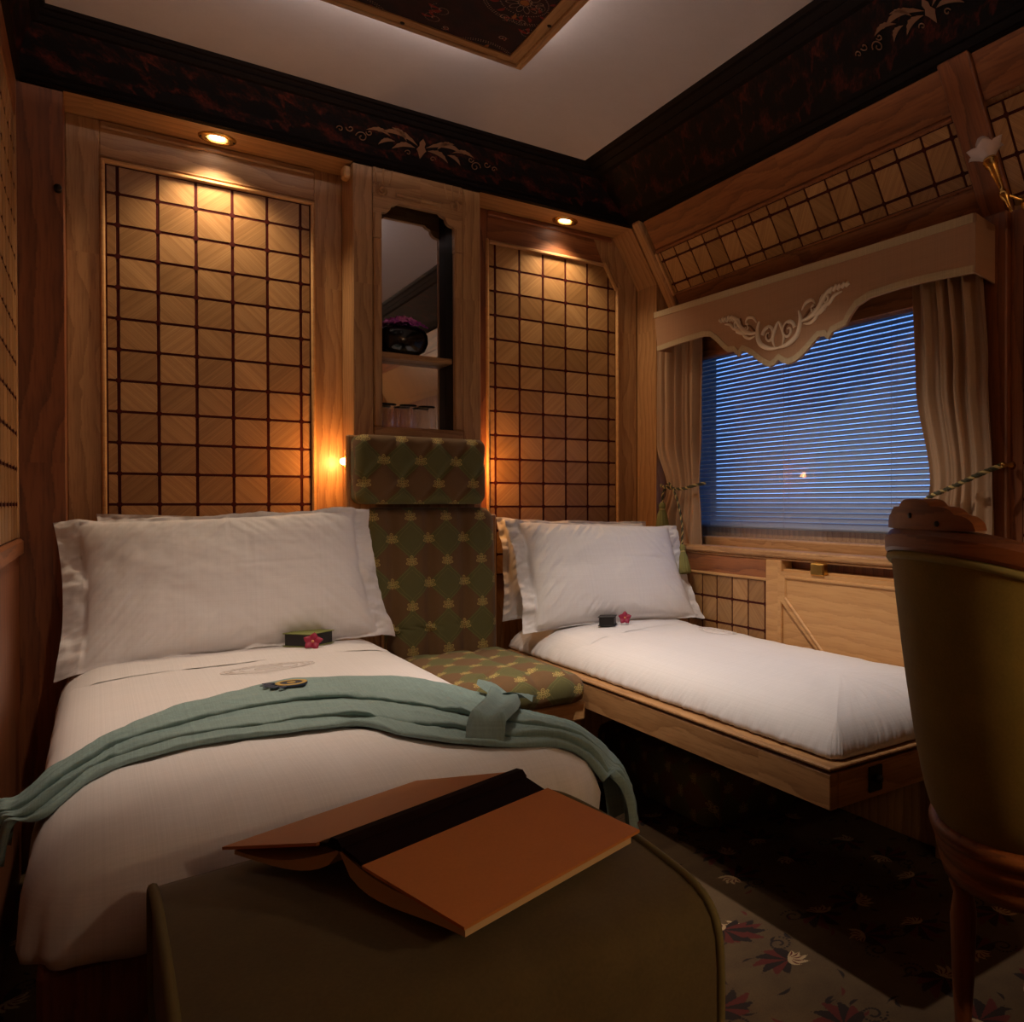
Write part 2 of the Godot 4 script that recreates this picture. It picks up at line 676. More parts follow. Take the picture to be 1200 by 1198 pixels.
	M.black_gloss = mat(rgb8(16, 14, 14), 0.12)
	M.box_green = mat(rgb8(122, 128, 62), 0.55)
	M.box_black = mat(rgb8(18, 14, 14), 0.5)
	M.orchid = mat(rgb8(148, 30, 62), 0.55)
	M.orchid_pale = mat(rgb8(206, 120, 190), 0.55)
	M.orchid_violet = mat(rgb8(160, 64, 160), 0.55)
	M.orchid_heart = mat(rgb8(214, 150, 110), 0.55)
	M.gold_thread = mat(rgb8(186, 156, 80), 0.55)
	M.navy_thread = mat(rgb8(38, 52, 74), 0.7)
	M.lens = mat(rgb8(255, 240, 214), 0.3)
	M.lens.emission_enabled = true
	M.lens.emission = rgb8(255, 246, 230)
	M.lens.emission_energy_multiplier = 10.0
	M.bowl = mat(rgb8(255, 240, 220), 0.4)
	M.bowl.emission_enabled = true
	M.bowl.emission = rgb8(255, 224, 190)
	M.bowl.emission_energy_multiplier = 1.5
	M.bulb = mat(rgb8(255, 214, 160), 0.3)
	M.bulb.emission_enabled = true
	M.bulb.emission = rgb8(255, 190, 120)
	M.bulb.emission_energy_multiplier = 8.0
	M.cove = mat(rgb8(255, 236, 214), 0.4)
	M.cove.emission_enabled = true
	M.cove.emission = rgb8(255, 242, 236)
	M.cove.emission_energy_multiplier = 0.4

# =====================================================================  setting
func plain_struct(called: String, label: String, cat: String, s: SurfaceTool, m: Material) -> MeshInstance3D:
	var o := ob(called, s, m)
	o.set_meta("kind", "structure")
	o.set_meta("label", label)
	o.set_meta("category", cat)
	return o

func build_shell() -> void:
	plain_struct("floor", "dark floral patterned carpet in tan, red and brown on the floor", "floor", bx(Vector3(-0.26, -0.08, -0.24), Vector3(2.1, 0, 4.5), 0.001), M.carpet)
	plain_struct("ceiling", "plain off-white ceiling above the beds", "ceiling", bx(Vector3(-0.26, 2.305, -0.24), Vector3(2.1, 2.38, 4.5), 0.001), M.ceiling)
	var w := struct("wall_front", "oak panelled wall facing the beds with a door", "wall")
	ob("core", bx(Vector3(-0.26, 0, 4.4), Vector3(2.1, 2.305, 4.5)), M.oak_v, w)
	for i in 4:
		ob("panel", bx(Vector3(-0.1 + i * 0.47, 0.2, 4.385), Vector3(0.3 + i * 0.47, 2.05, 4.402), 0.008), M.oak_pale if i % 2 == 0 else M.oak_v, w)

# one veneer tile on a plane: o = lower-left, A right, B up, N out of the wall
func tile(parent: Node, o: Vector3, A: Vector3, B: Vector3, N: Vector3, w: float, h: float, flip: bool) -> void:
	var gap := 0.0032
	var variant := rng.randi() % 4
	var key := "%d_%d_%d_%d" % [int(w * 2000), int(h * 2000), variant, int(flip)]
	if not tile_meshes.has(key):
		var s := st0()
		s.set_smooth_group(-1)
		var g := 0.0012
		var lo := Vector2(gap, gap)
		var hi := Vector2(w - gap, h - gap)
		var f := [Vector3(lo.x + g, lo.y + g, 0), Vector3(hi.x - g, lo.y + g, 0), Vector3(hi.x - g, hi.y - g, 0), Vector3(lo.x + g, hi.y - g, 0)]
		var b := [Vector3(lo.x, lo.y, -0.004), Vector3(hi.x, lo.y, -0.004), Vector3(hi.x, hi.y, -0.004), Vector3(lo.x, hi.y, -0.004)]
		var add := func(p: Array, n: Vector3) -> void:
			for t in [[0, 1, 2], [0, 2, 3]]:
				var a: Vector3 = p[t[0]]
				var c1: Vector3 = p[t[1]]
				var c2: Vector3 = p[t[2]]
				if (c1 - a).cross(c2 - a).dot(n) > 0:
					var q := c1
					c1 = c2
					c2 = q
				for v in [a, c1, c2]:
					var rot := 45.0 if not flip else -45.0
					var uv := Vector2(v.x, v.y).rotated(deg_to_rad(rot)) * 3.2 + Vector2(variant * 0.37, variant * 0.23 + (0.5 if flip else 0.0))
					s.set_uv(uv)
					s.add_vertex(v)
		add.call(f, Vector3(0, 0, 1))
		for i in 4:
			var j := (i + 1) % 4
			var mid: Vector3 = (f[i] + f[j]) / 2 - Vector3(w / 2, h / 2, 0.004)
			add.call([f[i], f[j], b[j], b[i]], mid)
		tile_meshes[key] = done(s)
		tile_meshes[key].surface_set_material(0, M["veneer_%d" % (rng.randi() % 3)])
	var n := MeshInstance3D.new()
	n.name = "tile"
	n.mesh = tile_meshes[key]
	n.transform = Transform3D(Basis(A, B, N), o)
	parent.add_child(n, true)

# parquetry panel: plane point o, axes A (columns), B (rows), N; xs, ys = tile boundaries
func parquetry(parent: Node, o: Vector3, A: Vector3, B: Vector3, N: Vector3, xs: Array, ys: Array) -> void:
	var s := st0()
	var bas := Basis(A, B, N)
	cbox(s, Vector3(xs[0], ys[0], -0.016), Vector3(xs[-1], ys[-1], -0.0016), 0.0005, bas, o)
	# small round studs where the dark lines cross
	s.set_smooth_group(-1)
	for i in range(1, xs.size() - 1):
		for j in range(1, ys.size() - 1):
			var c: Vector3 = o + A * xs[i] + B * ys[j]
			var ring := []
			for k in 8:
				var a := TAU * (k + 0.5) / 8
				ring.append(A * cos(a) * 0.0085 + B * sin(a) * 0.0085)
			for k in 8:
				tri(s, c + N * 0.0009, c + N * 0.0006 + ring[k], c + N * 0.0006 + ring[(k + 1) % 8], N)
				var k2 := (k + 1) % 8
				face(s, [c + N * 0.0006 + ring[k], c + N * 0.0006 + ring[k2], c - N * 0.003 + ring[k2], c - N * 0.003 + ring[k]], ring[k])
	ob("inlay_grid", s, M.inlay, parent)
	for i in xs.size() - 1:
		for j in ys.size() - 1:
			tile(parent, o + A * xs[i] + B * ys[j], A, B, N, xs[i + 1] - xs[i], ys[j + 1] - ys[j], (i + j) % 2 == 0)

func steps(first: float, start: float, pitch: float, n: int, last: float) -> Array:
	var a := [first]
	for i in n:
		a.append(start + pitch * i)
	a.append(last)
	return a

# mitred moulding frame in the xy plane at depth z (front), as four boards
func frame_xy(parent: Node, called: String, x0: float, x1: float, y0: float, y1: float, w: float, z0: float, z1: float, m: Material) -> void:
	ob(called, bx(Vector3(x0, y0, z0), Vector3(x0 + w, y1, z1), 0.004), m, parent)
	ob(called, bx(Vector3(x1 - w, y0, z0), Vector3(x1, y1, z1), 0.004), m, parent)
	ob(called, bx(Vector3(x0, y1 - w, z0), Vector3(x1, y1, z1 + 0.0005), 0.004), m, parent)

func build_wall_back() -> void:
	var w := struct("wall_back", "oak head wall with two parquetry panels of diagonal veneer squares", "wall")
	ob("core", bx(Vector3(-0.26, 0, -0.24), Vector3(2.1, 2.305, -0.12)), M.oak_v, w)
	ob("backing", bx(Vector3(-0.16, 0, -0.12), Vector3(0.66, 2.137, -0.016)), M.oak_v, w)
	ob("backing", bx(Vector3(1.07, 0, -0.12), Vector3(1.95, 2.137, -0.016)), M.oak_v, w)
	# left bay
	ob("stile", bx(Vector3(-0.063, 0, -0.02), Vector3(0.013, 2.137, 0.004)), M.oak_v, w)
	ob("stile", bx(Vector3(0.572, 0, -0.02), Vector3(0.656, 2.137, 0.004)), M.oak_v, w)
	ob("top_rail", bx(Vector3(0.013, 2.025, -0.02), Vector3(0.572, 2.137, 0.003)), M.oak_h, w)
	frame_xy(w, "moulding", 0.013, 0.573, 0.6, 2.026, 0.012, -0.016, 0.012, M.oak_pale)
	ob("bead", bx(Vector3(0.013, 2.03, 0.0), Vector3(0.572, 2.036, 0.008), 0.002), M.oak_h, w)
	ob("bead", bx(Vector3(0.013, 2.115, 0.0), Vector3(0.572, 2.137, 0.012), 0.005), M.oak_h, w)
	parquetry(w, Vector3.ZERO, Vector3.RIGHT, Vector3.UP, Vector3.BACK, steps(0.025, 0.0535, 0.0955, 6, 0.561), steps(0.72, 0.81, 0.0933, 13, 2.014))
	# right bay
	ob("stile", bx(Vector3(1.077, 0, -0.02), Vector3(1.158, 2.137, 0.004)), M.oak_red, w)
	ob("stile", bx(Vector3(1.722, 0, -0.02), Vector3(1.81, 1.95, 0.004)), M.oak_v, w)
	ob("top_rail", bx(Vector3(1.158, 2.02, -0.02), Vector3(1.69, 2.137, 0.003)), M.oak_red_h, w)
	ob("moulding", bx(Vector3(1.152, 0.6, -0.016), Vector3(1.164, 2.026, 0.012), 0.004), M.oak_pale, w)
	ob("moulding", bx(Vector3(1.711, 0.6, -0.016), Vector3(1.723, 1.93, 0.012), 0.004), M.oak_pale, w)
	ob("moulding", bx(Vector3(1.164, 2.008, -0.016), Vector3(1.66, 2.022, 0.012), 0.004), M.oak_h, w)
	ob("bead", bx(Vector3(1.158, 2.115, 0.0), Vector3(1.69, 2.137, 0.012), 0.005), M.oak_red_h, w)
	parquetry(w, Vector3.ZERO, Vector3.RIGHT, Vector3.UP, Vector3.BACK, steps(1.163, 1.19, 0.0972, 6, 1.712), steps(0.72, 0.80, 0.0934, 13, 2.012))
	# slanting corner boards of the right bay
	var s := st0()
	extrude(s, PackedVector2Array([Vector2(1.711, 1.915), Vector2(1.81, 1.93), Vector2(1.70, 2.137), Vector2(1.60, 2.137), Vector2(1.648, 2.02)]), Vector3(0, 0, -0.016), Vector3.RIGHT, Vector3.UP, Vector3(0, 0, 0.021))
	ob("corner_brace", s, M.oak_v, w)
	for k in 3:
		var s2 := st0()
		var q := Vector2(0.014, 0.008) * k
		extrude(s2, PackedVector2Array([Vector2(1.706, 1.915) + q, Vector2(1.716, 1.918) + q, Vector2(1.657, 2.024) + q, Vector2(1.646, 2.022) + q]), Vector3(0, 0, -0.01), Vector3.RIGHT, Vector3.UP, Vector3(0, 0, 0.024 - k * 0.003))
		ob("moulding", s2, M.oak_pale if k == 0 else M.oak_v, w)
	# side of the right bay: upright, then leaning in with the car body
	var s3 := st0()
	extrude(s3, PackedVector2Array([Vector2(1.81, 0), Vector2(2.0, 0), Vector2(2.0, 1.93), Vector2(1.815, 1.93)]), Vector3(0, 0, -0.02), Vector3.RIGHT, Vector3.UP, Vector3(0, 0, 0.185))
	ob("bay_side", s3, M.oak_v, w)
	var s4 := st0()
	extrude(s4, PackedVector2Array([Vector2(1.815, 1.9305), Vector2(2.0, 1.9305), Vector2(2.0, 2.30), Vector2(1.695, 2.30), Vector2(1.695, 2.138)]), Vector3(0, 0, -0.02), Vector3.RIGHT, Vector3.UP, Vector3(0, 0, 0.185))
	ob("leaning_side", s4, M.oak_v, w)
	# left pier: same oak as the walls, its shade put into a darker colour
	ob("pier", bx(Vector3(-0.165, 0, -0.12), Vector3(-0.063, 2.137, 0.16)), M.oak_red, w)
	# soffits over the bays, bored for the downlights
	for q in [[-0.063, 0.656, 0.294, 0.083], [1.077, 1.70, 1.444, 0.079]]:
		var b := CSGBox3D.new()
		b.name = "soffit"
		b.size = Vector3(q[1] - q[0], 0.06, 0.185)
		b.position = Vector3((q[0] + q[1]) / 2, 2.167, 0.0725)
		b.material = M.oak_h
		var c := CSGCylinder3D.new()
		c.name = "bore"
		c.operation = CSGShape3D.OPERATION_SUBTRACTION
		c.radius = 0.036
		c.height = 0.05
		c.sides = 32
		c.position = Vector3(q[2] - b.position.x, -0.025, q[3] - b.position.z)
		c.material = M.dark_metal
		b.add_child(c)
		w.add_child(b, true)

func build_wall_right() -> void:
	var w := struct("wall_right", "oak window wall, upper part leaning inwards with a parquetry strip", "wall")
	ob("core", bx(Vector3(1.965, 0, -0.24), Vector3(2.1, 0.904, 4.5)), M.oak_v, w)
	ob("core", bx(Vector3(1.88, 1.70, 0.16), Vector3(2.1, 2.305, 4.5)), M.oak_v, w)
	ob("core", bx(Vector3(1.88, 0.8, 0.16), Vector3(2.1, 1.70, 0.2)), M.oak_v, w)
	ob("core", bx(Vector3(1.88, 0.8, 1.76), Vector3(2.1, 1.70, 4.5)), M.oak_v, w)
	# leaning upper wall: frame with D down the slope, N into the room
	var O := Vector3(1.69, 2.137, 0)
	var D := Vector3(0.4853, -0.8744, 0)
	var N := Vector3(-0.8744, -0.4853, 0)
	var Z := Vector3(0, 0, 1)
	var bas := Basis(Z, -D, N)          # x along the wall, y up the slope, z into the room
	var put := func(called: String, z0: float, z1: float, d0: float, d1: float, n0: float, n1: float, m: Material, b := 0.003) -> void:
		var s := st0()
		cbox(s, Vector3(z0, -d1, n0), Vector3(z1, -d0, n1), b, bas, O)
		ob(called, s, m, w)
	put.call("leaning_core", 0.165, 4.4, -0.02, 0.46, -0.10, -0.016, M.oak_v)
	put.call("top_board", 0.27, 1.80, 0.0, 0.118, -0.016, 0.0, M.oak_red_h)
	put.call("top_board", 1.90, 4.4, 0.0, 0.118, -0.016, 0.0, M.oak_red_h)
	put.call("bead", 0.27, 1.80, 0.118, 0.132, -0.016, 0.008, M.oak_red_h, 0.005)
	put.call("lower_board", 0.27, 1.80, 0.306, 0.46, -0.016, 0.0, M.oak_red_h)
	put.call("bead", 0.27, 1.80, 0.302, 0.312, -0.016, 0.006, M.oak_red_h, 0.004)
	put.call("edge_strip", 0.205, 0.262, -0.012, 0.40, -0.016, 0.016, M.oak_v, 0.006)
	put.call("bead", 0.262, 0.276, 0.13, 0.31, -0.016, 0.010, M.oak_pale, 0.004)
	put.call("post", 1.80, 1.90, -0.01, 0.46, -0.016, 0.012, M.oak_red, 0.004)
	var s_rows := [-0.304, -0.2665, -0.169, -0.131]
	parquetry(w, O, Z, -D, N, steps(0.275, 0.297, 0.0986, 16, 1.80), s_rows)
	var r2 := [-0.46, -0.364, -0.2665, -0.169, -0.131]
	parquetry(w, O, Z, -D, N, steps(1.90, 1.95, 0.0986, 5, 2.40), r2)
	# post and parquetry beyond the window
	ob("post", bx(Vector3(1.845, 0.0, 1.80), Vector3(1.97, 1.78, 1.90), 0.004), M.oak_red, w)
	ob("backing", bx(Vector3(1.865, 0.0, 1.90), Vector3(1.97, 1.78, 4.4), 0.002), M.oak_red, w)
	var rows := []
	for i in 10:
		rows.append(0.82 + 0.0955 * i)
	parquetry(w, Vector3(1.861, 0, 0), Vector3(0, 0, -1), Vector3.UP, Vector3(-1, 0, 0), [-2.40, -2.31, -2.2145, -2.119, -2.0235, -1.94], rows)
	# lower wall, sill and panelling
	var X := 1.80
	ob("lower_core", bx(Vector3(X + 0.05, 0, 0.165), Vector3(1.97, 0.80, 4.4)), M.oak_v, w)
	ob("sill", bx(Vector3(X - 0.012, 0.812, 0.165), Vector3(1.97, 0.836, 1.80), 0.006), M.oak_h, w)
	ob("sill_bead", bx(Vector3(X - 0.004, 0.803, 0.165), Vector3(X + 0.03, 0.812, 1.80), 0.004), M.oak_h, w)
	ob("rail", bx(Vector3(X, 0.735, 0.165), Vector3(X + 0.05, 0.803, 0.93), 0.003), M.oak_red_h, w)
	ob("bead", bx(Vector3(X - 0.004, 0.726, 0.165), Vector3(X + 0.03, 0.737, 0.93), 0.003), M.oak_pale, w)
	ob("post", bx(Vector3(X - 0.004, 0, 0.932), Vector3(X + 0.05, 0.803, 1.017), 0.003), M.oak_pale, w)
	ob("backing", bx(Vector3(X + 0.014, 0, 0.165), Vector3(X + 0.05, 0.735, 0.932), 0.002), M.oak_h, w)
	parquetry(w, Vector3(X + 0.004, 0, 0), Vector3(0, 0, -1), Vector3.UP, Vector3(-1, 0, 0), [-0.932, -0.919, -0.8205, -0.722, -0.6235, -0.525, -0.4265, -0.328], [0.45, 0.547, 0.6425, 0.728])
	ob("frame_field", bx(Vector3(X + 0.006, 0.3, 1.017), Vector3(X + 0.05, 0.774, 1.70), 0.001), M.oak_pale, w)
	ob("recess_back", bx(Vector3(X + 0.046, 0.3, 1.017), Vector3(X + 0.06, 0.81, 1.80), 0.001), M.oak_red, w)
	ob("post", bx(Vector3(X - 0.004, 0, 1.70), Vector3(X + 0.05, 0.803, 1.80), 0.003), M.oak_v, w)

	# window: frame, pane
	var win := struct("window_1", "wide oak framed train window looking out on blue dusk", "window")
	ob("bottom_rail", bx(Vector3(1.872, 0.832, 0.2), Vector3(1.92, 0.868, 1.76), 0.005), M.oak_h, win)
	ob("side_rail", bx(Vector3(1.88, 0.83, 0.2), Vector3(1.92, 1.70, 0.235), 0.004), M.oak_v, win)
	ob("side_rail", bx(Vector3(1.88, 0.83, 1.725), Vector3(1.92, 1.70, 1.76), 0.004), M.oak_v, win)
	ob("top_rail", bx(Vector3(1.88, 1.59, 0.2), Vector3(1.92, 1.70, 1.76), 0.004), M.oak_red_h, win)
	var s := st0()
	s.set_smooth_group(-1)
	face(s, [Vector3(1.90, 0.86, 0.23), Vector3(1.90, 0.86, 1.73), Vector3(1.90, 1.67, 1.73), Vector3(1.90, 1.67, 0.23)], Vector3.LEFT)
	ob("pane", s, M.pane, win)
	var so := st0()
	so.set_smooth_group(-1)
	face(so, [Vector3(2.06, 0.90, 0.2), Vector3(2.06, 0.90, 1.76), Vector3(2.06, 1.70, 1.76), Vector3(2.06, 1.70, 0.2)], Vector3.LEFT)
	ob("outer_pane", so, M.pane, win)

	# folding table against the wall
	var t := thing("folding_table", "pale oak table leaf with cut corners folded flat under the window sill", "table", Vector3(X, 0.35, 1.3))
	var leafp := PackedVector2Array([Vector2(1.02, 0.766), Vector2(1.698, 0.766), Vector2(1.698, 0.40), Vector2(1.36, 0.40), Vector2(1.02, 0.668)])
	var s2 := st0()
	extrude(s2, leafp, Vector3(X - 0.012, 0, 0), Vector3(0, 0, 1), Vector3.UP, Vector3(0.024, 0, 0))
	ob("leaf", s2, M.oak_pale, t)
	# raised edge moulding
	var s5 := st0()
	var path := [Vector3(X - 0.012, 0.40, 1.385), Vector3(X - 0.012, 0.40, 1.385), Vector3(X - 0.012, 0.677, 1.05), Vector3(X - 0.012, 0.748, 1.05), Vector3(X - 0.012, 0.748, 1.69)]
	for i in range(1, path.size() - 1):
		tube(s5, [path[i], path[i + 1]], 0.006, 8)
	ob("moulding", s5, M.oak_pale, t)
	var s6 := st0()
	cbox(s6, Vector3(X - 0.02, 0.764, 1.185), Vector3(X + 0.004, 0.804, 1.25), 0.004)
	ob("catch", s6, M.brass, t).set_meta("label", "brass catch over the table edge")

func build_wall_left() -> void:
	var w := struct("wall_left", "dark oak corridor wall with a parquetry panel beside the bed", "wall")
	ob("core", bx(Vector3(-0.26, 0, -0.24), Vector3(-0.168, 2.305, 4.5)), M.oak_v, w)
	ob("lower_panel", bx(Vector3(-0.17, 0, 0.16), Vector3(-0.16, 0.86, 4.4), 0.003), M.oak_red, w)
	ob("rail", bx(Vector3(-0.17, 0.86, 0.16), Vector3(-0.15, 0.905, 4.4), 0.006), M.oak_red_h, w)
	ob("stile", bx(Vector3(-0.17, 0.905, 0.16), Vector3(-0.158, 2.137, 0.19), 0.003), M.oak_v, w)
	ob("top_rail", bx(Vector3(-0.17, 2.03, 0.19), Vector3(-0.158, 2.137, 4.4), 0.003), M.oak_red_h, w)
	ob("upper_panel", bx(Vector3(-0.17, 0.905, 0.79), Vector3(-0.162, 2.03, 4.4), 0.003), M.oak_v, w)
	var rows := steps(0.905, 0.9037 + 0.0933, 0.0933, 11, 2.03)
	var cols := [0.19]
	for i in 7:
		cols.append(0.22 + i * 0.095)
	parquetry(w, Vector3(-0.16, 0, 0), Vector3(0, 0, -1), Vector3.UP, Vector3(1, 0, 0), neg(cols), rows)

func neg(a: Array) -> Array:
	var b := []
	for v in a:
		b.push_front(-v)
	return b

func build_cornice() -> void:
	# rows: [t, lift], from the bottom edge up to the ceiling, insets differ by wall
	var zb := func(t: float) -> float: return 0.165 + 0.115 * pow(t, 1.4)
	var xw := func(t: float) -> float: return 1.695 - 0.254 * pow(t, 1.15)
	var xl := func(t: float) -> float: return -0.16 + 0.05 * pow(t, 1.4)
	var yy := func(t: float) -> float: return 2.137 + 0.168 * t
	var tr := struct("trim_1", "dark burl veneer cornice with ebony mouldings round the ceiling", "cornice")
	var bands := [["lower_moulding", [0.0, 0.03, 0.05, 0.12, 0.14, 0.2], [0.0, 0.012, 0.006, 0.010, 0.0, 0.002], M.ebony], ["frieze", [0.2, 0.35, 0.5, 0.65, 0.78], [0.002, 0.0, 0.0, 0.0, 0.002], M.burl], ["crown_moulding", [0.78, 0.80, 0.86, 0.88, 0.94, 0.955, 1.0], [0.002, 0.010, 0.014, 0.006, 0.010, 0.016, 0.016], M.ebony]]
	for b in bands:
		for seg in 3:
			var s := st0()
			s.set_smooth_group(-1)
			var ts: Array = b[1]
			var pr: Array = b[2]
			for j in ts.size() - 1:
				var P := []
				for q in [j, j + 1]:
					var t: float = ts[q]
					var e: float = pr[q]
					var a := Vector3(xl.call(t) + e, yy.call(t), 4.42)
					var c1 := Vector3(xl.call(t) + e, yy.call(t), zb.call(t) + e)
					var c2 := Vector3(xw.call(t) - e, yy.call(t), zb.call(t) + e)
					var z := Vector3(xw.call(t) - e, yy.call(t), 4.42)
					P.append([a, c1, c2, z])
				var A: Vector3 = P[0][seg]
				var B: Vector3 = P[0][seg + 1]
				var C: Vector3 = P[1][seg + 1]
				var D: Vector3 = P[1][seg]
				var v0: float = ts[j] * 0.22
				var v1: float = ts[j + 1] * 0.22
				var ua := A.x + A.z
				var ub := B.x + B.z
				var uc := C.x + C.z
				var ud := D.x + D.z
				var out := Vector3(0.75, -0.5, 0.75)
				if seg == 2:
					out = Vector3(-0.75, -0.5, 0)
				for k in [[A, B, C, ua, ub, uc, v0, v0, v1], [A, C, D, ua, uc, ud, v0, v1, v1]]:
					var p := [k[0], k[1], k[2]]
					var uv := [Vector2(k[3], k[6]) * 3.0, Vector2(k[4], k[7]) * 3.0, Vector2(k[5], k[8]) * 3.0]
					var ord := [0, 1, 2]
					if (p[1] - p[0]).cross(p[2] - p[0]).dot(out) > 0:
						ord = [0, 2, 1]
					for o in ord:
						s.set_uv(uv[o])
						s.add_vertex(p[o])
			ob(b[0], s, b[3], tr)
	# back of the cornice, closing the corner above the walls
	var sb := bx(Vector3(-0.16, 2.2, -0.12), Vector3(1.7, 2.306, 0.15), 0.001)
	ob("backing", sb, M.ebony, tr)
	# inlaid scrolls
	var o1 := Vector3(0.86, yy.call(0.5), zb.call(0.5) + 0.0025)
	var up1: Vector3 = Vector3(0, yy.call(0.75), zb.call(0.75)) - Vector3(0, yy.call(0.25), zb.call(0.25))
	var s1 := st0()
	marquetry(s1, o1, Vector3.RIGHT, up1.normalized(), 0.27)
	ob("inlaid_scroll", s1, M.marquetry, tr)
	var o2 := Vector3(xw.call(0.5) - 0.003, yy.call(0.5), 1.86)
	var up2: Vector3 = Vector3(xw.call(0.75), yy.call(0.75), 0) - Vector3(xw.call(0.25), yy.call(0.25), 0)
	var s2 := st0()
	marquetry(s2, o2, Vector3(0, 0, 1), up2.normalized(), 0.27)
	ob("inlaid_scroll", s2, M.marquetry, tr)

# flat leaf-and-scroll inlay, symmetric about its middle
func marquetry(s: SurfaceTool, o: Vector3, A: Vector3, B: Vector3, half: float) -> void:
	var N := A.cross(B).normalized()
	var T := N * 0.0015
	var k := half / 0.27
	for sx in [-1.0, 1.0]:
		# feathered acanthus leaves
		var leafs := [[0.012, 0.004, 0.13, 0.011, 0.10], [0.02, -0.004, 0.075, 0.010, -0.30], [0.05, 0.010, 0.06, 0.008, 0.55], [0.085, 0.0, 0.055, 0.008, -0.45], [0.10, 0.012, 0.075, 0.008, 0.02]]
		for q in leafs:
			var pts := PackedVector2Array()
			var n := 17
			for i in n:
				var t := float(i) / (n - 1)
				pts.append(Vector2(q[2] * t, q[3] * sin(PI * t) * (1.0 + 0.45 * (fposmod(t * 5.0, 1.0) - 0.5)) + 0.14 * q[2] * sin(PI * t)))
			for i in range(n - 2, 0, -1):
				var t := float(i) / (n - 1)
				pts.append(Vector2(q[2] * t, -q[3] * 0.5 * sin(PI * t) + 0.14 * q[2] * sin(PI * t)))
			for i in pts.size():
				var r := pts[i].rotated(q[4]) + Vector2(q[0], q[1])
				pts[i] = Vector2(r.x * sx * k, r.y * k)
			extrude(s, pts, o, A, B, T)
		for c in [[0.185, -0.014, 0.018, 7.5, 1.0], [0.222, 0.004, 0.012, 6.0, -1.0], [0.25, -0.006, 0.010, 6.5, 1.0], [0.165, 0.006, 0.010, 6.0, -1.0], [0.04, -0.026, 0.010, 6.0, 1.0]]:
			var path := []
			for i in 22:
				var t := i / 21.0
				var a: float = t * c[3] * c[4]
				var r: float = c[2] * (1.0 - 0.8 * t)
				path.append(o + A * sx * k * (c[0] + cos(a) * r) + B * k * (c[1] + sin(a) * r) + N * 0.0008)
			tube(s, path, 0.0017, 5)
	extrude(s, PackedVector2Array([Vector2(0, -0.036), Vector2(0.010, -0.014), Vector2(0.016, -0.006), Vector2(0.008, 0.006), Vector2(0.010, 0.018), Vector2(0, 0.032), Vector2(-0.010, 0.018), Vector2(-0.008, 0.006), Vector2(-0.016, -0.006), Vector2(-0.010, -0.014)]), o, A * k, B * k, T)

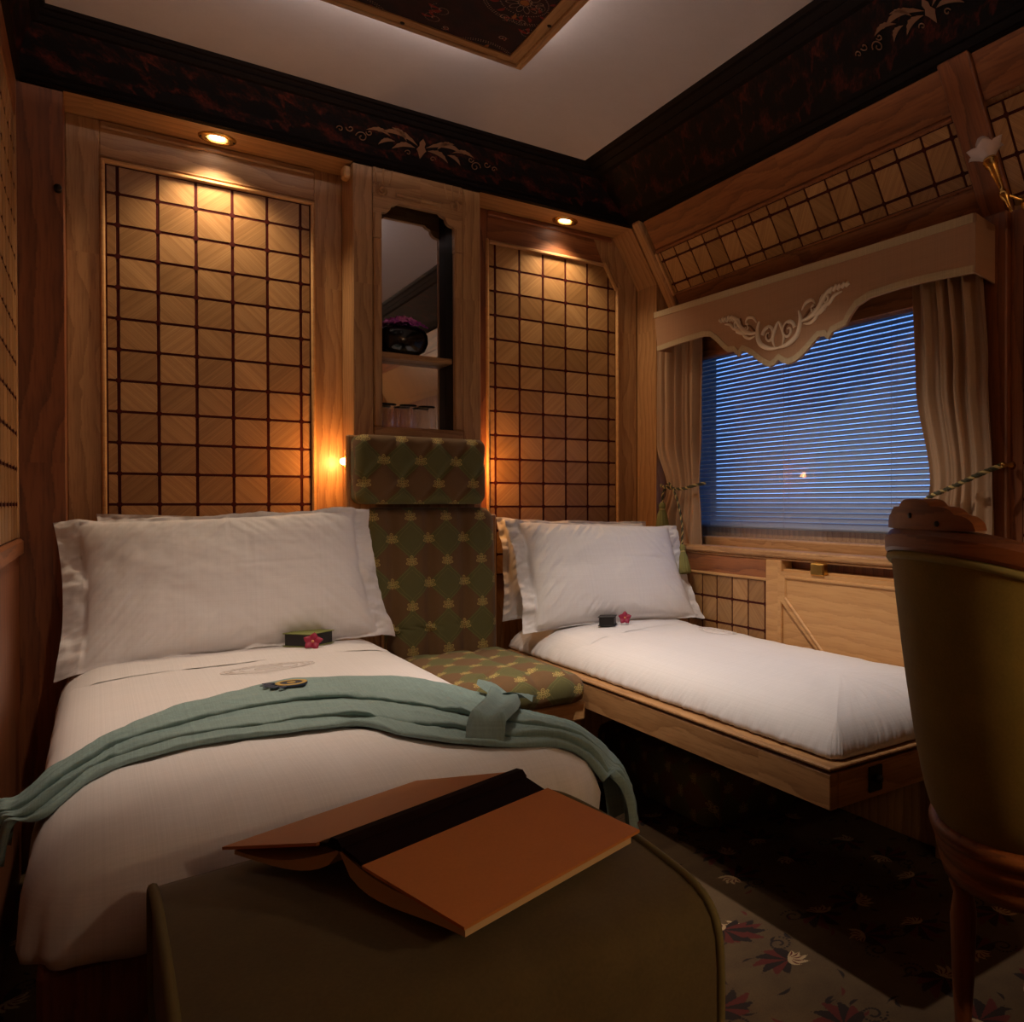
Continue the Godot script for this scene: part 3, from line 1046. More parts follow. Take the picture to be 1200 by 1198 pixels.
func build_ceiling_panel() -> void:
	var x0 := -0.02
	var x1 := 0.950
	var z0 := 0.853
	var z1 := 2.75
	var y := 2.262
	var fw := 0.052
	var t := thing("ceiling_panel", "framed dark red tapestry panel hung below the ceiling in an oak frame", "ceiling panel", Vector3((x0 + x1) / 2, y, (z0 + z1) / 2))
	for q in [[0, z0, 1], [0, z1, -1]]:
		var s := st0()
		extrude(s, PackedVector2Array([Vector2(x0, q[1]), Vector2(x1, q[1]), Vector2(x1 - fw, q[1] + q[2] * fw), Vector2(x0 + fw, q[1] + q[2] * fw)]), Vector3(0, y, 0), Vector3.RIGHT, Vector3(0, 0, 1), Vector3(0, 0.016, 0))
		ob("frame_board", s, M.oak_h, t)
		var s2 := st0()
		tube(s2, [Vector3(x0 + 0.02, y, q[1] + q[2] * 0.018), Vector3(x1 - 0.02, y, q[1] + q[2] * 0.018)], 0.006, 8)
		ob("frame_bead", s2, M.oak_h, t)
	for q in [[x0, 1], [x1, -1]]:
		var s := st0()
		extrude(s, PackedVector2Array([Vector2(q[0], z0), Vector2(q[0], z1), Vector2(q[0] + q[1] * fw, z1 - fw), Vector2(q[0] + q[1] * fw, z0 + fw)]), Vector3(0, y, 0), Vector3.RIGHT, Vector3(0, 0, 1), Vector3(0, 0.016, 0))
		ob("frame_board", s, M.oak_v, t)
		var s2 := st0()
		tube(s2, [Vector3(q[0] + q[1] * 0.018, y, z0 + 0.02), Vector3(q[0] + q[1] * 0.018, y, z1 - 0.02)], 0.006, 8)
		ob("frame_bead", s2, M.oak_v, t)
	ob("tapestry", bx(Vector3(x0 + fw - 0.004, y + 0.004, z0 + fw - 0.004), Vector3(x1 - fw + 0.004, y + 0.012, z1 - fw + 0.004), 0.001), M.tapestry, t)
	for p in [Vector3(0.62, y - 0.001, z0 + 0.03), Vector3(x1 - 0.03, y - 0.001, 1.12), Vector3(0.28, y - 0.001, z0 + 0.03)]:
		var s := st0()
		lathe(s, [Vector2(0, -0.002), Vector2(0.005, -0.002), Vector2(0.006, 0.002)], 10, p)
		ob("screw", s, M.dark_metal, t)
	ob("hanger", bx(Vector3(x0 + 0.09, y + 0.012, z0 + 0.09), Vector3(x1 - 0.09, 2.305, z1 - 0.09), 0.001), M.ceiling, t)
	# concealed light strips above the frame, washing the ceiling
	var yl := y + 0.028
	for q in [[Vector3(x0 + 0.09, yl, z0 + 0.082), Vector3(x1 - 0.09, yl, z0 + 0.082), 0.0], [Vector3(x0 + 0.09, yl, z1 - 0.082), Vector3(x1 - 0.09, yl, z1 - 0.082), PI], [Vector3(x1 - 0.082, yl, z0 + 0.09), Vector3(x1 - 0.082, yl, z1 - 0.09), -PI / 2], [Vector3(x0 + 0.082, yl, z0 + 0.09), Vector3(x0 + 0.082, yl, z1 - 0.09), PI / 2]]:
		var a: Vector3 = q[0]
		var b: Vector3 = q[1]
		ob("light_strip", bx(a - Vector3(0.005, 0.008, 0.005), b + Vector3(0.005, 0.008, 0.005), 0.002), M.cove, t)
		var L := AreaLight3D.new()
		L.name = "cove_light"
		L.area_size = Vector2(a.distance_to(b), 0.016)
		L.light_energy = 0.3
		L.light_color = rgb8(255, 242, 236)
		L.shadow_enabled = true
		L.area_range = 8.0
		L.rotation.y = q[2]
		L.position = (a + b) / 2 + Basis(Vector3.UP, q[2]) * Vector3(0, 0, -0.008) - org(t)
		t.add_child(L, true)

# =====================================================================  beds
var PL := [Vector2(0.014, 0.424), Vector2(0.004, 0.428), Vector2(0.0, 0.445), Vector2(0.002, 0.472), Vector2(0.008, 0.503), Vector2(0.02, 0.528), Vector2(0.038, 0.545), Vector2(0.065, 0.557), Vector2(0.10, 0.564), Vector2(0.15, 0.569), Vector2(0.21, 0.572), Vector2(0.28, 0.574), Vector2(0.34, 0.575), Vector2(0.40, 0.575)]
var PR := [Vector2(0.02, 0.461), Vector2(0.006, 0.463), Vector2(0.0, 0.469), Vector2(0.002, 0.478), Vector2(0.008, 0.492), Vector2(0.018, 0.507), Vector2(0.032, 0.521), Vector2(0.05, 0.533), Vector2(0.075, 0.543), Vector2(0.11, 0.551), Vector2(0.16, 0.556), Vector2(0.22, 0.559), Vector2(0.28, 0.56), Vector2(0.310, 0.56)]
const BL := [0.318, 1.037, 0.40, 0.835, 0.11]       # cx, cz, hx, hz, r of the left duvet
const BR := [1.473, 1.07, 0.310, 0.895, 0.03]

func yL(x: float, z: float) -> float:
	return prof_y(PL, inset_of(x, z, BL[0], BL[1], BL[2], BL[3], BL[4]))

func yR(x: float, z: float) -> float:
	return prof_y(PR, inset_of(x, z, BR[0], BR[1], BR[2], BR[3], BR[4]))

func build_beds() -> void:
	# left bed
	var b := thing("single_bed", "low bed base beside the corridor wall, covered by white bedding", "bed", Vector3(0.32, 0, 0.98))
	ob("base", bx(Vector3(-0.06, 0.05, 0.21), Vector3(0.69, 0.42, 1.84), 0.006), M.oak_red, b)
	for q in [[-0.03, 0.24], [0.63, 0.24], [-0.03, 1.74], [0.63, 1.74]]:
		ob("leg", bx(Vector3(q[0], 0, q[1]), Vector3(q[0] + 0.05, 0.05, q[1] + 0.05), 0.004), M.ebony, b)
	var s := st0()
	cushion(s, BL[0], BL[1], BL[2], BL[3], BL[4], PL, 260, func(t: float, j: int, p: Vector3) -> Vector3:
		var side := clampf((0.53 - p.y) / 0.15, 0, 1)
		var gather := sin(t * 4.0 * 52.0 + 3.0 * nz.get_noise_2d(p.x * 3.0, p.z * 3.0)) * 0.004 * side
		var lump := nz.get_noise_2d(p.x * 5.0 + 3.0, p.z * 5.0) * 0.006 + nz.get_noise_2d(p.x * 14.0, p.z * 9.0) * 0.0022
		var foot := clampf((p.z - 1.7) / 0.18, 0, 1)
		var fold := absf(nz.get_noise_2d(p.x * 9.0, p.y * 14.0)) * 0.022 * foot * clampf((0.56 - p.y) / 0.05, 0, 1)
		var dir := Vector3(signf(p.x - 0.32) if absf(p.x - 0.32) > 0.3 else 0.0, 0, 1.0 if p.z > 1.7 else 0.0)
		return Vector3(0, lump if j > 6 else lump * 0.3, 0) + dir * (gather + fold * 0.7))
	var d := ob("duvet", s, M.sheet)
	tag(d, "white duvet on the bed with the folded robe and orange book", "duvet")
	# turned-down fold below the pillow
	var s2 := st0()
	grid(s2, 60, 8, func(u: float, v: float) -> Vector3:
		var x := lerpf(-0.06, 0.70, u)
		var z := lerpf(0.22, 0.56, v) + 0.05 * sin(u * PI) - 0.05 * u + 0.008 * nz.get_noise_2d(u * 7.0, 2.0)
		return Vector3(x, yL(x, z) + 0.0075 * clampf(minf(u, 1 - u) * 12.0, 0.0, 1.0) + 0.003 * nz.get_noise_2d(x * 9.0, z * 9.0) - (0.007 if v > 0.99 else 0.0), z))
	ob("turned_fold", s2, M.sheet, d)
	embroider(d, 0.335, 0.725, 0.105, 0.05, -0.15, true)
	# right bed
	var r := thing("single_bed_001", "fold-down bed under the window with an oak side board", "bed", Vector3(1.47, 0.37, 1.0))
	ob("side_board", bx(Vector3(1.136, 0.372, 0.2), Vector3(1.158, 0.446, 1.978), 0.002), M.oak_h, r)
	ob("foot_board", bx(Vector3(1.1585, 0.372, 1.956), Vector3(1.783, 0.446, 1.978), 0.002), M.oak_h, r)
	ob("set_back_strip", bx(Vector3(1.148, 0.4455, 0.2), Vector3(1.783, 0.4535, 1.966), 0.001), M.oak_red_h, r)
	ob("ledge", bx(Vector3(1.134, 0.453, 0.2), Vector3(1.783, 0.460, 1.98), 0.002), M.oak_v, r)
	ob("slat_base", bx(Vector3(1.16, 0.385, 0.17), Vector3(1.783, 0.44, 1.955), 0.002), M.oak_red, r)
	var la := st0()
	cbox(la, Vector3(1.245, 0.385, 1.977), Vector3(1.285, 0.44, 1.984), 0.002)
	lathe(la, [Vector2(0.0, 0.012), Vector2(0.009, 0.010), Vector2(0.010, 0.0)], 14, Vector3(1.268, 0.412, 1.984), Basis(Vector3(1, 0, 0), Vector3(0, 0, 1), Vector3(0, -1, 0)))
	ob("latch", la, M.dark_metal, r).set_meta("label", "dark metal latch plate")
	var s3 := st0()
	cushion(s3, BR[0], BR[1], BR[2], BR[3], BR[4], PR, 1200, func(t: float, j: int, p: Vector3) -> Vector3:
		var side := clampf((0.54 - p.y) / 0.06, 0, 1)
		var n1 := nz.get_noise_2d((p.x + p.z + (p.y - 0.5) * 0.5) * 34.0, p.y * 6.0)
		var n2 := nz.get_noise_2d((p.x + p.z) * 90.0, p.y * 9.0 + 40.0)
		var gather := (n1 * 0.006 + n2 * 0.0028) * side * (0.45 if p.z > 1.93 else 1.0)
		var lump := nz.get_noise_2d(p.x * 5.0 + 9.0, p.z * 4.0) * 0.006 + nz.get_noise_2d(p.x * 16.0, p.z * 9.0) * 0.0018
		var dir := Vector3(-1.0 if p.x < 1.25 else 0.0, 0, 1.0 if p.z > 1.88 else 0.0)
		return Vector3(0, lump if j > 7 else lump * 0.3, 0) + dir * gather)
	var d2 := ob("bed_sheet", s3, M.sheet)
	tag(d2, "white fitted sheet tucked round the bed under the window", "sheet")
	var s4 := st0()
	grid(s4, 50, 6, func(u: float, v: float) -> Vector3:
		var x := lerpf(1.185, 1.78, u)
		var z := lerpf(0.36, 0.74, v) - 0.16 * u * v + 0.008 * nz.get_noise_2d(u * 7.0, 9.0)
		return Vector3(x, yR(x, z) + 0.0075 * clampf(minf(u, 1 - u) * 12.0, 0.0, 1.0) + 0.003 * nz.get_noise_2d(x * 9.0, z * 9.0) - (0.007 if v > 0.99 else 0.0), z))
	ob("turned_fold", s4, M.sheet, d2)
	embroider(d2, 1.64, 0.86, 0.05, 0.10, 0.1, false)
	# upholstered bench below
	var be := st0()
	cushion(be, 1.60, 0.76, 0.19, 0.38, 0.05, [Vector2(0.012, 0.002), Vector2(0.0, 0.02), Vector2(0.0, 0.15), Vector2(0.008, 0.172), Vector2(0.03, 0.184), Vector2(0.10, 0.186), Vector2(0.188, 0.186)], 90)
	tag(ob("bench_seat", be, M.fabric), "low patterned upholstered bench in the shadow under the window bed", "bench")

# raised white embroidery on a sheet: rings and a row of stitches
func embroider(parent: Node, cx: float, cz: float, rx: float, rz: float, turn: float, left: bool) -> void:
	var s := st0()
	var at := func(px: float, pz: float) -> Vector3:
		var q := Vector2(px, pz).rotated(turn) + Vector2(cx, cz)
		return Vector3(q.x, (yL(q.x, q.y) if left else yR(q.x, q.y)) + 0.004, q.y)
	for k in [1.0, 0.9, 0.62, 0.3]:
		var path := []
		for i in 40:
			var a := TAU * i / 40
			path.append(at.call(cos(a) * rx * k, sin(a) * rz * k))
		tube(s, path, 0.0012, 5, none, true)
	for i in 24:
		var a := TAU * i / 24
		var p: Vector3 = at.call(cos(a) * rx * 0.76, sin(a) * rz * 0.76)
		var q: Vector3 = at.call(cos(a + 0.12) * rx * 0.82, sin(a + 0.12) * rz * 0.82)
		tube(s, [p, q], 0.0014, 5)
	ob("embroidered_crest", s, M.embroidery, parent)

# =====================================================================  seat between the beds
func upholster(s: SurfaceTool, x0: float, x1: float, y0: float, y1: float, zf: Callable, zb: float, rad: float, nu: int, nv: int, uvo: Vector2, notch := 0.0) -> void:
	# front sheet with rounded outline, side band, back
	var outline := func(u: float, v: float) -> Vector2:
		var y := lerpf(y0, y1, v)
		var x := lerpf(notch if notch > 0.0 and y < 0.585 else x0, x1, u)
		var dx := maxf(absf(x - (x0 + x1) / 2) - ((x1 - x0) / 2 - rad), 0)
		var dy := maxf(absf(y - (y0 + y1) / 2) - ((y1 - y0) / 2 - rad), 0)
		if dx > 0 and dy > 0:
			var m := maxf(dx, dy)
			var l := sqrt(dx * dx + dy * dy)
			var k := m / l
			x += signf((x0 + x1) / 2 - x) * dx * (1 - k)
			y += signf((y0 + y1) / 2 - y) * dy * (1 - k)
		return Vector2(x, y)
	grid(s, nu, nv, func(u: float, v: float) -> Vector3:
		var p: Vector2 = outline.call(u, v)
		var e := minf(minf(u, 1 - u) * (x1 - x0), minf(v, 1 - v) * (y1 - y0))
		var rr := 0.035
		var drop := 0.0
		if e < rr:
			drop = rr - sqrt(maxf(rr * rr - (rr - e) * (rr - e), 0.0))
		return Vector3(p.x, p.y, zf.call(p.x, p.y) - drop),
		func(u: float, v: float) -> Vector2:
			var p: Vector2 = outline.call(u, v)
			return Vector2(p.x - uvo.x, uvo.y - p.y), true)
	# band round the edge
	var n := nu * 2 + nv * 2
	grid(s, n, 2, func(u: float, v: float) -> Vector3:
		var k := int(round(u * n)) % n
		var a := 0.0
		var b := 0.0
		if k < nu:
			a = float(k) / nu
			b = 0.0
		elif k < nu + nv:
			a = 1.0
			b = float(k - nu) / nv
		elif k < 2 * nu + nv:
			a = 1.0 - float(k - nu - nv) / nu
			b = 1.0
		else:
			a = 0.0
			b = 1.0 - float(k - 2 * nu - nv) / nv
		var p: Vector2 = outline.call(a, b)
		var zz: float = zf.call(p.x, p.y) - 0.035
		return Vector3(p.x, p.y, lerpf(zz, zb, v)),
		func(u: float, v: float) -> Vector2: return Vector2(u * 2.0 * ((x1 - x0) + (y1 - y0)), v * 0.12), false)

func build_seat() -> void:
	var t := thing("upholstered_seat", "built-in seat in green and rust fleur patterned fabric between the beds", "seat", Vector3(0.9, 0, 0.55))
	# headrest, diamond quilted
	var s := st0()
	var quilt := func(x: float, y: float) -> float:
		var u := (x - 0.655) / 0.0575
		var v := (y - 1.0) / 0.075
		var d := minf(absf(fposmod(u + v, 2.0) - 1.0), absf(fposmod(u - v, 2.0) - 1.0))
		return 0.292 - 0.012 * exp(-d * d * 22.0)
	upholster(s, 0.639, 1.056, 0.997, 1.225, quilt, 0.19, 0.028, 48, 28, Vector2(0.66, 1.215))
	ob("headrest", s, M.fabric, t)
	ob("headrest_board", bx(Vector3(0.628, 0.96, 0.167), Vector3(1.045, 1.226, 0.195), 0.005), M.oak_v, t)
	# backrest with upright channels
	var s2 := st0()
	var chan := func(x: float, y: float) -> float:
		var u := (x - 0.684) / 0.115
		var d := absf(u - round(u))
		var k := 0.016 * exp(-pow((0.5 - d) * 7.0, 2.0))
		return 0.302 - 0.05 * (y - 0.55) - k + 0.008 * sin((y - 0.45) * 6.0)
	upholster(s2, 0.664, 1.092, 0.44, 0.985, chan, 0.196, 0.045, 56, 36, Vector2(0.684, 0.955), 0.738)
	ob("backrest", s2, M.fabric, t)
	ob("back_board", bx(Vector3(0.735, 0.1, 0.165), Vector3(1.12, 0.96, 0.194), 0.004), M.oak_v, t)
	# seat cushion, waterfall front
	var s3 := st0()
	var pf := [Vector2(0.02, 0.405), Vector2(0.003, 0.412), Vector2(0.0, 0.43), Vector2(0.0, 0.452), Vector2(0.006, 0.47), Vector2(0.018, 0.485), Vector2(0.036, 0.496), Vector2(0.06, 0.503), Vector2(0.10, 0.508), Vector2(0.15, 0.511), Vector2(0.194, 0.512)]
	cushion(s3, 0.926, 0.615, 0.194, 0.312, 0.035, pf, 220, func(_t: float, j: int, p: Vector3) -> Vector3:
		var u := (p.x - 0.684) / 0.115
		var d := absf(u - round(u))
		var k := 0.014 * exp(-pow((0.5 - d) * 7.0, 2.0))
		var dir := Vector3(0, -1, 0) if j > 5 else (Vector3(0, -0.4, -0.8) if p.z > 0.8 else Vector3.ZERO)
		return dir * k)
	ob("seat_cushion", s3, M.fabric, t)
	# base cabinet
	ob("base", bx(Vector3(0.735, 0.0, 0.21), Vector3(1.118, 0.34, 0.885), 0.003), M.oak_pale, t)
	ob("base_rail", bx(Vector3(0.735, 0.345, 0.2), Vector3(1.125, 0.40, 0.905), 0.006), M.oak_pale, t)
	ob("set_back_strip", bx(Vector3(0.74, 0.335, 0.2), Vector3(1.11, 0.346, 0.88), 0.001), M.inlay, t)
	var d := ob("drawer_panel", bx(Vector3(0.78, 0.06, 0.88), Vector3(1.06, 0.29, 0.892), 0.006), M.oak_pale, t)
	ob("raised_field", bx(Vector3(0.80, 0.10, 0.889), Vector3(1.02, 0.25, 0.898), 0.006), M.oak_pale, d)
	ob("inlay_line", bx(Vector3(0.795, 0.095, 0.885), Vector3(1.025, 0.255, 0.8935), 0.001), M.inlay, d)

# =====================================================================  ottoman
func build_ottoman() -> void:
	var cx := 0.305
	var cz := 2.152
	var hx := 0.255
	var hz := 0.257
	var t := thing("ottoman", "dark olive velvet ottoman with piped edges at the foot of the bed", "ottoman", Vector3(cx, 0, cz))
	# slipcover cushion: one profile swept across, rolling over at the front
	var pf := [Vector2(1.902, 0.385), Vector2(1.897, 0.44), Vector2(1.897, 0.49), Vector2(1.901, 0.511), Vector2(1.915, 0.524), Vector2(1.95, 0.533), Vector2(2.0, 0.539), Vector2(2.08, 0.543), Vector2(2.16, 0.544), Vector2(2.24, 0.541), Vector2(2.32, 0.535), Vector2(2.355, 0.529), Vector2(2.378, 0.520), Vector2(2.394, 0.506), Vector2(2.403, 0.486), Vector2(2.407, 0.45), Vector2(2.407, 0.385)]
	var s := st0()
	grid(s, 40, pf.size() - 1, func(u: float, v: float) -> Vector3:
		var q: Vector2 = pf[int(round(v * (pf.size() - 1)))]
		var k := lerpf(-1, 1, u)
		var crown := 0.008 * (1.0 - k * k * k * k)
		var n := nz.get_noise_2d(k * 2.0, q.x * 7.0) * 0.004 * (1.0 - k * k)
		var o := (q - Vector2(2.165, 0.43)).normalized()
		return Vector3(cx + k * hx, q.y + (crown + n) * maxf(o.y, 0.0), q.x + (crown + n) * o.x))
	ob("cushion", s, M.velvet, t)
	for sx in [-1.0, 1.0]:
		var cap := st0()
		extrude(cap, PackedVector2Array(pf), Vector3(cx + sx * hx, 0, 0), Vector3(0, 0, 1), Vector3.UP, Vector3(-sx * 0.004, 0, 0))
		ob("side_panel", cap, M.velvet, t)
		var pp := []
		for q in pf:
			pp.append(Vector3(cx + sx * hx, q.y, q.x))
		var s2 := st0()
		tube(s2, smooth_path(pp, 4), 0.0055, 8)
		ob("piping", s2, M.piping, t)
	var low := []
	for i in 120:
		var c := contour(cx, cz, hx, hz, 0.012, 0.0, i / 120.0)
		low.append(Vector3(c.x, 0.383, c.y))
	var s3 := st0()
	tube(s3, low, 0.006, 8, none, true)
	ob("piping", s3, M.piping, t)
	var s4 := st0()
	cushion(s4, cx, cz, hx - 0.008, hz - 0.008, 0.045, [Vector2(0.2, 0.06), Vector2(0.01, 0.06), Vector2(0.0, 0.07), Vector2(0.0, 0.37), Vector2(0.02, 0.376)], 100)
	ob("skirt", s4, M.velvet, t)
	for q in [[-1, -1], [1, 1], [1, -1], [-1, 1]]:
		ob("foot", bx(Vector3(cx + q[0] * 0.2 - 0.025, 0, cz + q[1] * 0.2 - 0.025), Vector3(cx + q[0] * 0.2 + 0.025, 0.062, cz + q[1] * 0.2 + 0.025), 0.004), M.ebony, t)

# =====================================================================  tub chair
func build_chair() -> void:
	var C := Vector3(1.239, 0, 2.416)
	var back := atan2(-0.287, -0.958)       # direction of the chair's back in the xz plane
	var t := thing("tub_chair", "green velvet tub chair with a carved oak top rail", "chair", C)
	var dirv := func(a: float) -> Vector3: return Vector3(cos(back + a), 0, sin(back + a))
	var span := deg_to_rad(118.0)
	var topy := func(a: float) -> float: return 0.925 - 0.20 * pow(absf(a) / span, 2.2)
	var rad := func(y: float) -> float:
		var k := clampf((y - 0.47) / 0.45, 0, 1)
		return lerpf(0.192, 0.27, pow(k, 0.62))
	var s := st0()
	grid(s, 60, 24, func(u: float, v: float) -> Vector3:
		var a := lerpf(-span, span, u)
		var y: float = lerpf(0.47, topy.call(a), v)
		return C + dirv.call(a) * rad.call(y) + Vector3(0, y, 0))
	ob("outer_back", s, M.chair_velvet, t)
	var si := st0()
	grid(si, 60, 16, func(u: float, v: float) -> Vector3:
		var a := lerpf(-span, span, u)
		var y: float = lerpf(0.47, topy.call(a), v)
		return C + dirv.call(a) * (rad.call(y) - 0.045 - 0.02 * sin(v * PI)) + Vector3(0, y, 0), none, true)
	ob("inner_back", si, M.chair_velvet, t)
	# top rail
	var s2 := st0()
	var prof := [Vector2(0.006, 0.0), Vector2(0.010, 0.006), Vector2(0.010, 0.026), Vector2(0.002, 0.036), Vector2(-0.044, 0.036), Vector2(-0.052, 0.026), Vector2(-0.052, 0.0), Vector2(0.006, 0.0)]
	for j in prof.size() - 1:
		grid(s2, 60, 1, func(u: float, v: float) -> Vector3:
			var a := lerpf(-span, span, u)
			var y: float = topy.call(a)
			var q: Vector2 = prof[j].lerp(prof[j + 1], v)
			return C + dirv.call(a) * (rad.call(y) + q.x) + Vector3(0, y + q.y, 0), none, false, 3 + j)
	for e in [-span, span]:
		var pts := []
		var ye: float = topy.call(e)
		for q in prof:
			pts.append(C + dirv.call(e) * (rad.call(ye) + q.x) + Vector3(0, ye + q.y, 0))
		s2.set_smooth_group(-1)
		face(s2, pts, dirv.call(e + signf(e) * PI / 2))
	ob("top_rail", s2, M.oak_red_h, t)
	# braid below the rail
	var s3 := st0()
	var pb := []
	for i in 61:
		var a := lerpf(-span, span, i / 60.0)
		var y: float = topy.call(a) - 0.007
		pb.append(C + dirv.call(a) * (rad.call(y) + 0.002) + Vector3(0, y, 0))
	tube(s3, pb, 0.007, 8)
	ob("braid", s3, M.braid, t)
	# scalloped crest
	var s4 := st0()
	var crest := func(k: float) -> float:
		var q := absf(k)
		if q < 0.34:
			return 0.048 - 0.010 * pow(q / 0.34, 4.0)
		if q < 0.70:
			return 0.036 - 0.010 * pow((q - 0.34) / 0.36, 4.0)
		return 0.024 * sqrt(maxf(1.0 - pow((q - 0.70) / 0.30, 2.0), 0.0))
	var ca := deg_to_rad(27.0)
	var y0: float = topy.call(0.0) + 0.034
	var NN := 72
	for part in 3:
		grid(s4, NN, 1, func(u: float, v: float) -> Vector3:
			var k := lerpf(-1, 1, u)
			var a := k * ca
			var r: float = rad.call(0.92)
			var h: float = crest.call(k)
			var ro := r + 0.004
			var ri := r - 0.034
			if part == 0:
				return C + dirv.call(a) * ro + Vector3(0, y0 + lerpf(0, h, v), 0)
			if part == 1:
				return C + dirv.call(a) * lerpf(ro, ri, v) + Vector3(0, y0 + h, 0)
			return C + dirv.call(a) * ri + Vector3(0, y0 + lerpf(h, 0, v), 0), none, false, 12 + part)
	var cr := ob("crest", s4, M.oak_red_h, t)
	for q in [[-0.12, 0.010], [0.12, 0.022]]:
		var s5 := st0()
		var dd: Vector3 = dirv.call(q[0] - 0.1)
		lathe(s5, [Vector2(0, 0.002), Vector2(0.004, 0.002), Vector2(0.005, -0.002)], 10, C + dd * (0.2745) + Vector3(0, y0 + q[1], 0), Basis(Vector3(-dd.z, 0, dd.x), dd, Vector3(0, 1, 0)))
		ob("plug", s5, M.dark_metal, cr)
	# seat and moulded base
	var s6 := st0()
	lathe(s6, [Vector2(0.0, 0.53), Vector2(0.12, 0.53), Vector2(0.17, 0.518), Vector2(0.186, 0.50), Vector2(0.186, 0.46), Vector2(0.0, 0.455)], 40, C)
	ob("seat_cushion", s6, M.chair_velvet, t)
	var s7 := st0()
	lathe(s7, [Vector2(0.17, 0.47), Vector2(0.196, 0.47), Vector2(0.204, 0.46), Vector2(0.200, 0.445), Vector2(0.190, 0.44), Vector2(0.194, 0.43), Vector2(0.190, 0.415), Vector2(0.182, 0.405), Vector2(0.186, 0.395), Vector2(0.180, 0.375), Vector2(0.165, 0.37), Vector2(0.0, 0.37)], 48, C)
	ob("seat_rail", s7, M.oak_red_h, t)
	for i in 4:
		var a := deg_to_rad(45.0 + i * 90.0)
		var s8 := st0()
		lathe(s8, [Vector2(0.0, 0.372), Vector2(0.026, 0.372), Vector2(0.026, 0.33), Vector2(0.018, 0.31), Vector2(0.024, 0.27), Vector2(0.020, 0.16), Vector2(0.013, 0.05), Vector2(0.018, 0.03), Vector2(0.015, 0.0), Vector2(0, 0)], 16, C + dirv.call(a) * 0.145)
		ob("leg", s8, M.oak_red, t)

# =====================================================================  curtains, blind, valance
func curtain(called: String, label: String, keys: Array, folds: float, xmid: float, amp: float, ph: float) -> void:
	# keys: [y, z0, z1, ampscale]
	var s := st0()
	for sheet in 2:
		grid(s, 120, 44, func(u: float, v: float) -> Vector3:
			var y: float = lerpf(keys[0][0], keys[-1][0], v)
			var i := 0
			while i < keys.size() - 2 and y < keys[i + 1][0]:
				i += 1
			var k: float = clampf((keys[i][0] - y) / (keys[i][0] - keys[i + 1][0]), 0, 1)
			k = k * k * (3 - 2 * k)
			var z0: float = lerpf(keys[i][1], keys[i + 1][1], k)
			var z1: float = lerpf(keys[i][2], keys[i + 1][2], k)
			var am: float = amp * lerpf(keys[i][3], keys[i + 1][3], k)
			var w := u + 0.03 * sin(u * 9.0 + ph)
			var f := sin(w * TAU * folds + ph + 0.5 * nz.get_noise_2d(u * 3.0, y * 1.5)) + 0.35 * sin(w * TAU * folds * 2.3 + 1.0)
			return Vector3(xmid - am * f + 0.0015 * sheet, y, lerpf(z0, z1, u)), none, sheet == 1, sheet)
	tag(ob(called, s, M.curtain), label, "curtain", "pair of window curtains")

func rope_between(parent: Node, called: String, pts: Array, r: float) -> void:
	var path := smooth_path(pts, 10)
	var L := 0.0
	for st in 3:
		var s := st0()
		var q := []
		L = 0.0
		for i in path.size():
			if i > 0:
				L += (path[i] - path[i - 1]).length()
			var d: Vector3 = (path[mini(i + 1, path.size() - 1)] - path[maxi(i - 1, 0)]).normalized()
			var x := d.cross(Vector3(0.3, 0.1, 0.95)).normalized()
			var y := d.cross(x).normalized()
			var a := L * 190.0 + st * TAU / 3
			q.append(path[i] + (x * cos(a) + y * sin(a)) * r * 0.55)
		tube(s, q, r * 0.62, 6)
		ob(called, s, M.rope_gold if st == 0 else M.rope, parent)

func tassel(parent: Node, top: Vector3, h: float, r: float, lean := Vector3.ZERO) -> void:
	var dn := (Vector3(0, -1, 0) + lean).normalized()
	var x := dn.cross(Vector3(0, 0, 1)).normalized()
	var bas := Basis(x, dn, x.cross(dn))
	var s := st0()
	lathe(s, [Vector2(0.0, 0.0), Vector2(r * 0.35, 0.002), Vector2(r * 0.55, h * 0.10), Vector2(r * 0.50, h * 0.2), Vector2(r * 0.40, h * 0.24)], 14, top, bas)
	var hd := ob("tassel_head", s, M.tassel, parent)
	var s1 := st0()
	lathe(s1, [Vector2(r * 0.42, h * 0.23), Vector2(r * 0.52, h * 0.25), Vector2(r * 0.42, h * 0.28)], 14, top, bas)
	ob("tassel_band", s1, M.rope_gold, hd)
	var s2 := st0()
	lathe(s2, [Vector2(r * 0.40, h * 0.26), Vector2(r * 0.70, h * 0.45), Vector2(r * 0.9, h * 0.75), Vector2(r, h), Vector2(0, h * 0.97)], 48, top, bas, 2, 12, 0.10)
	ob("tassel_skirt", s2, M.tassel, hd)

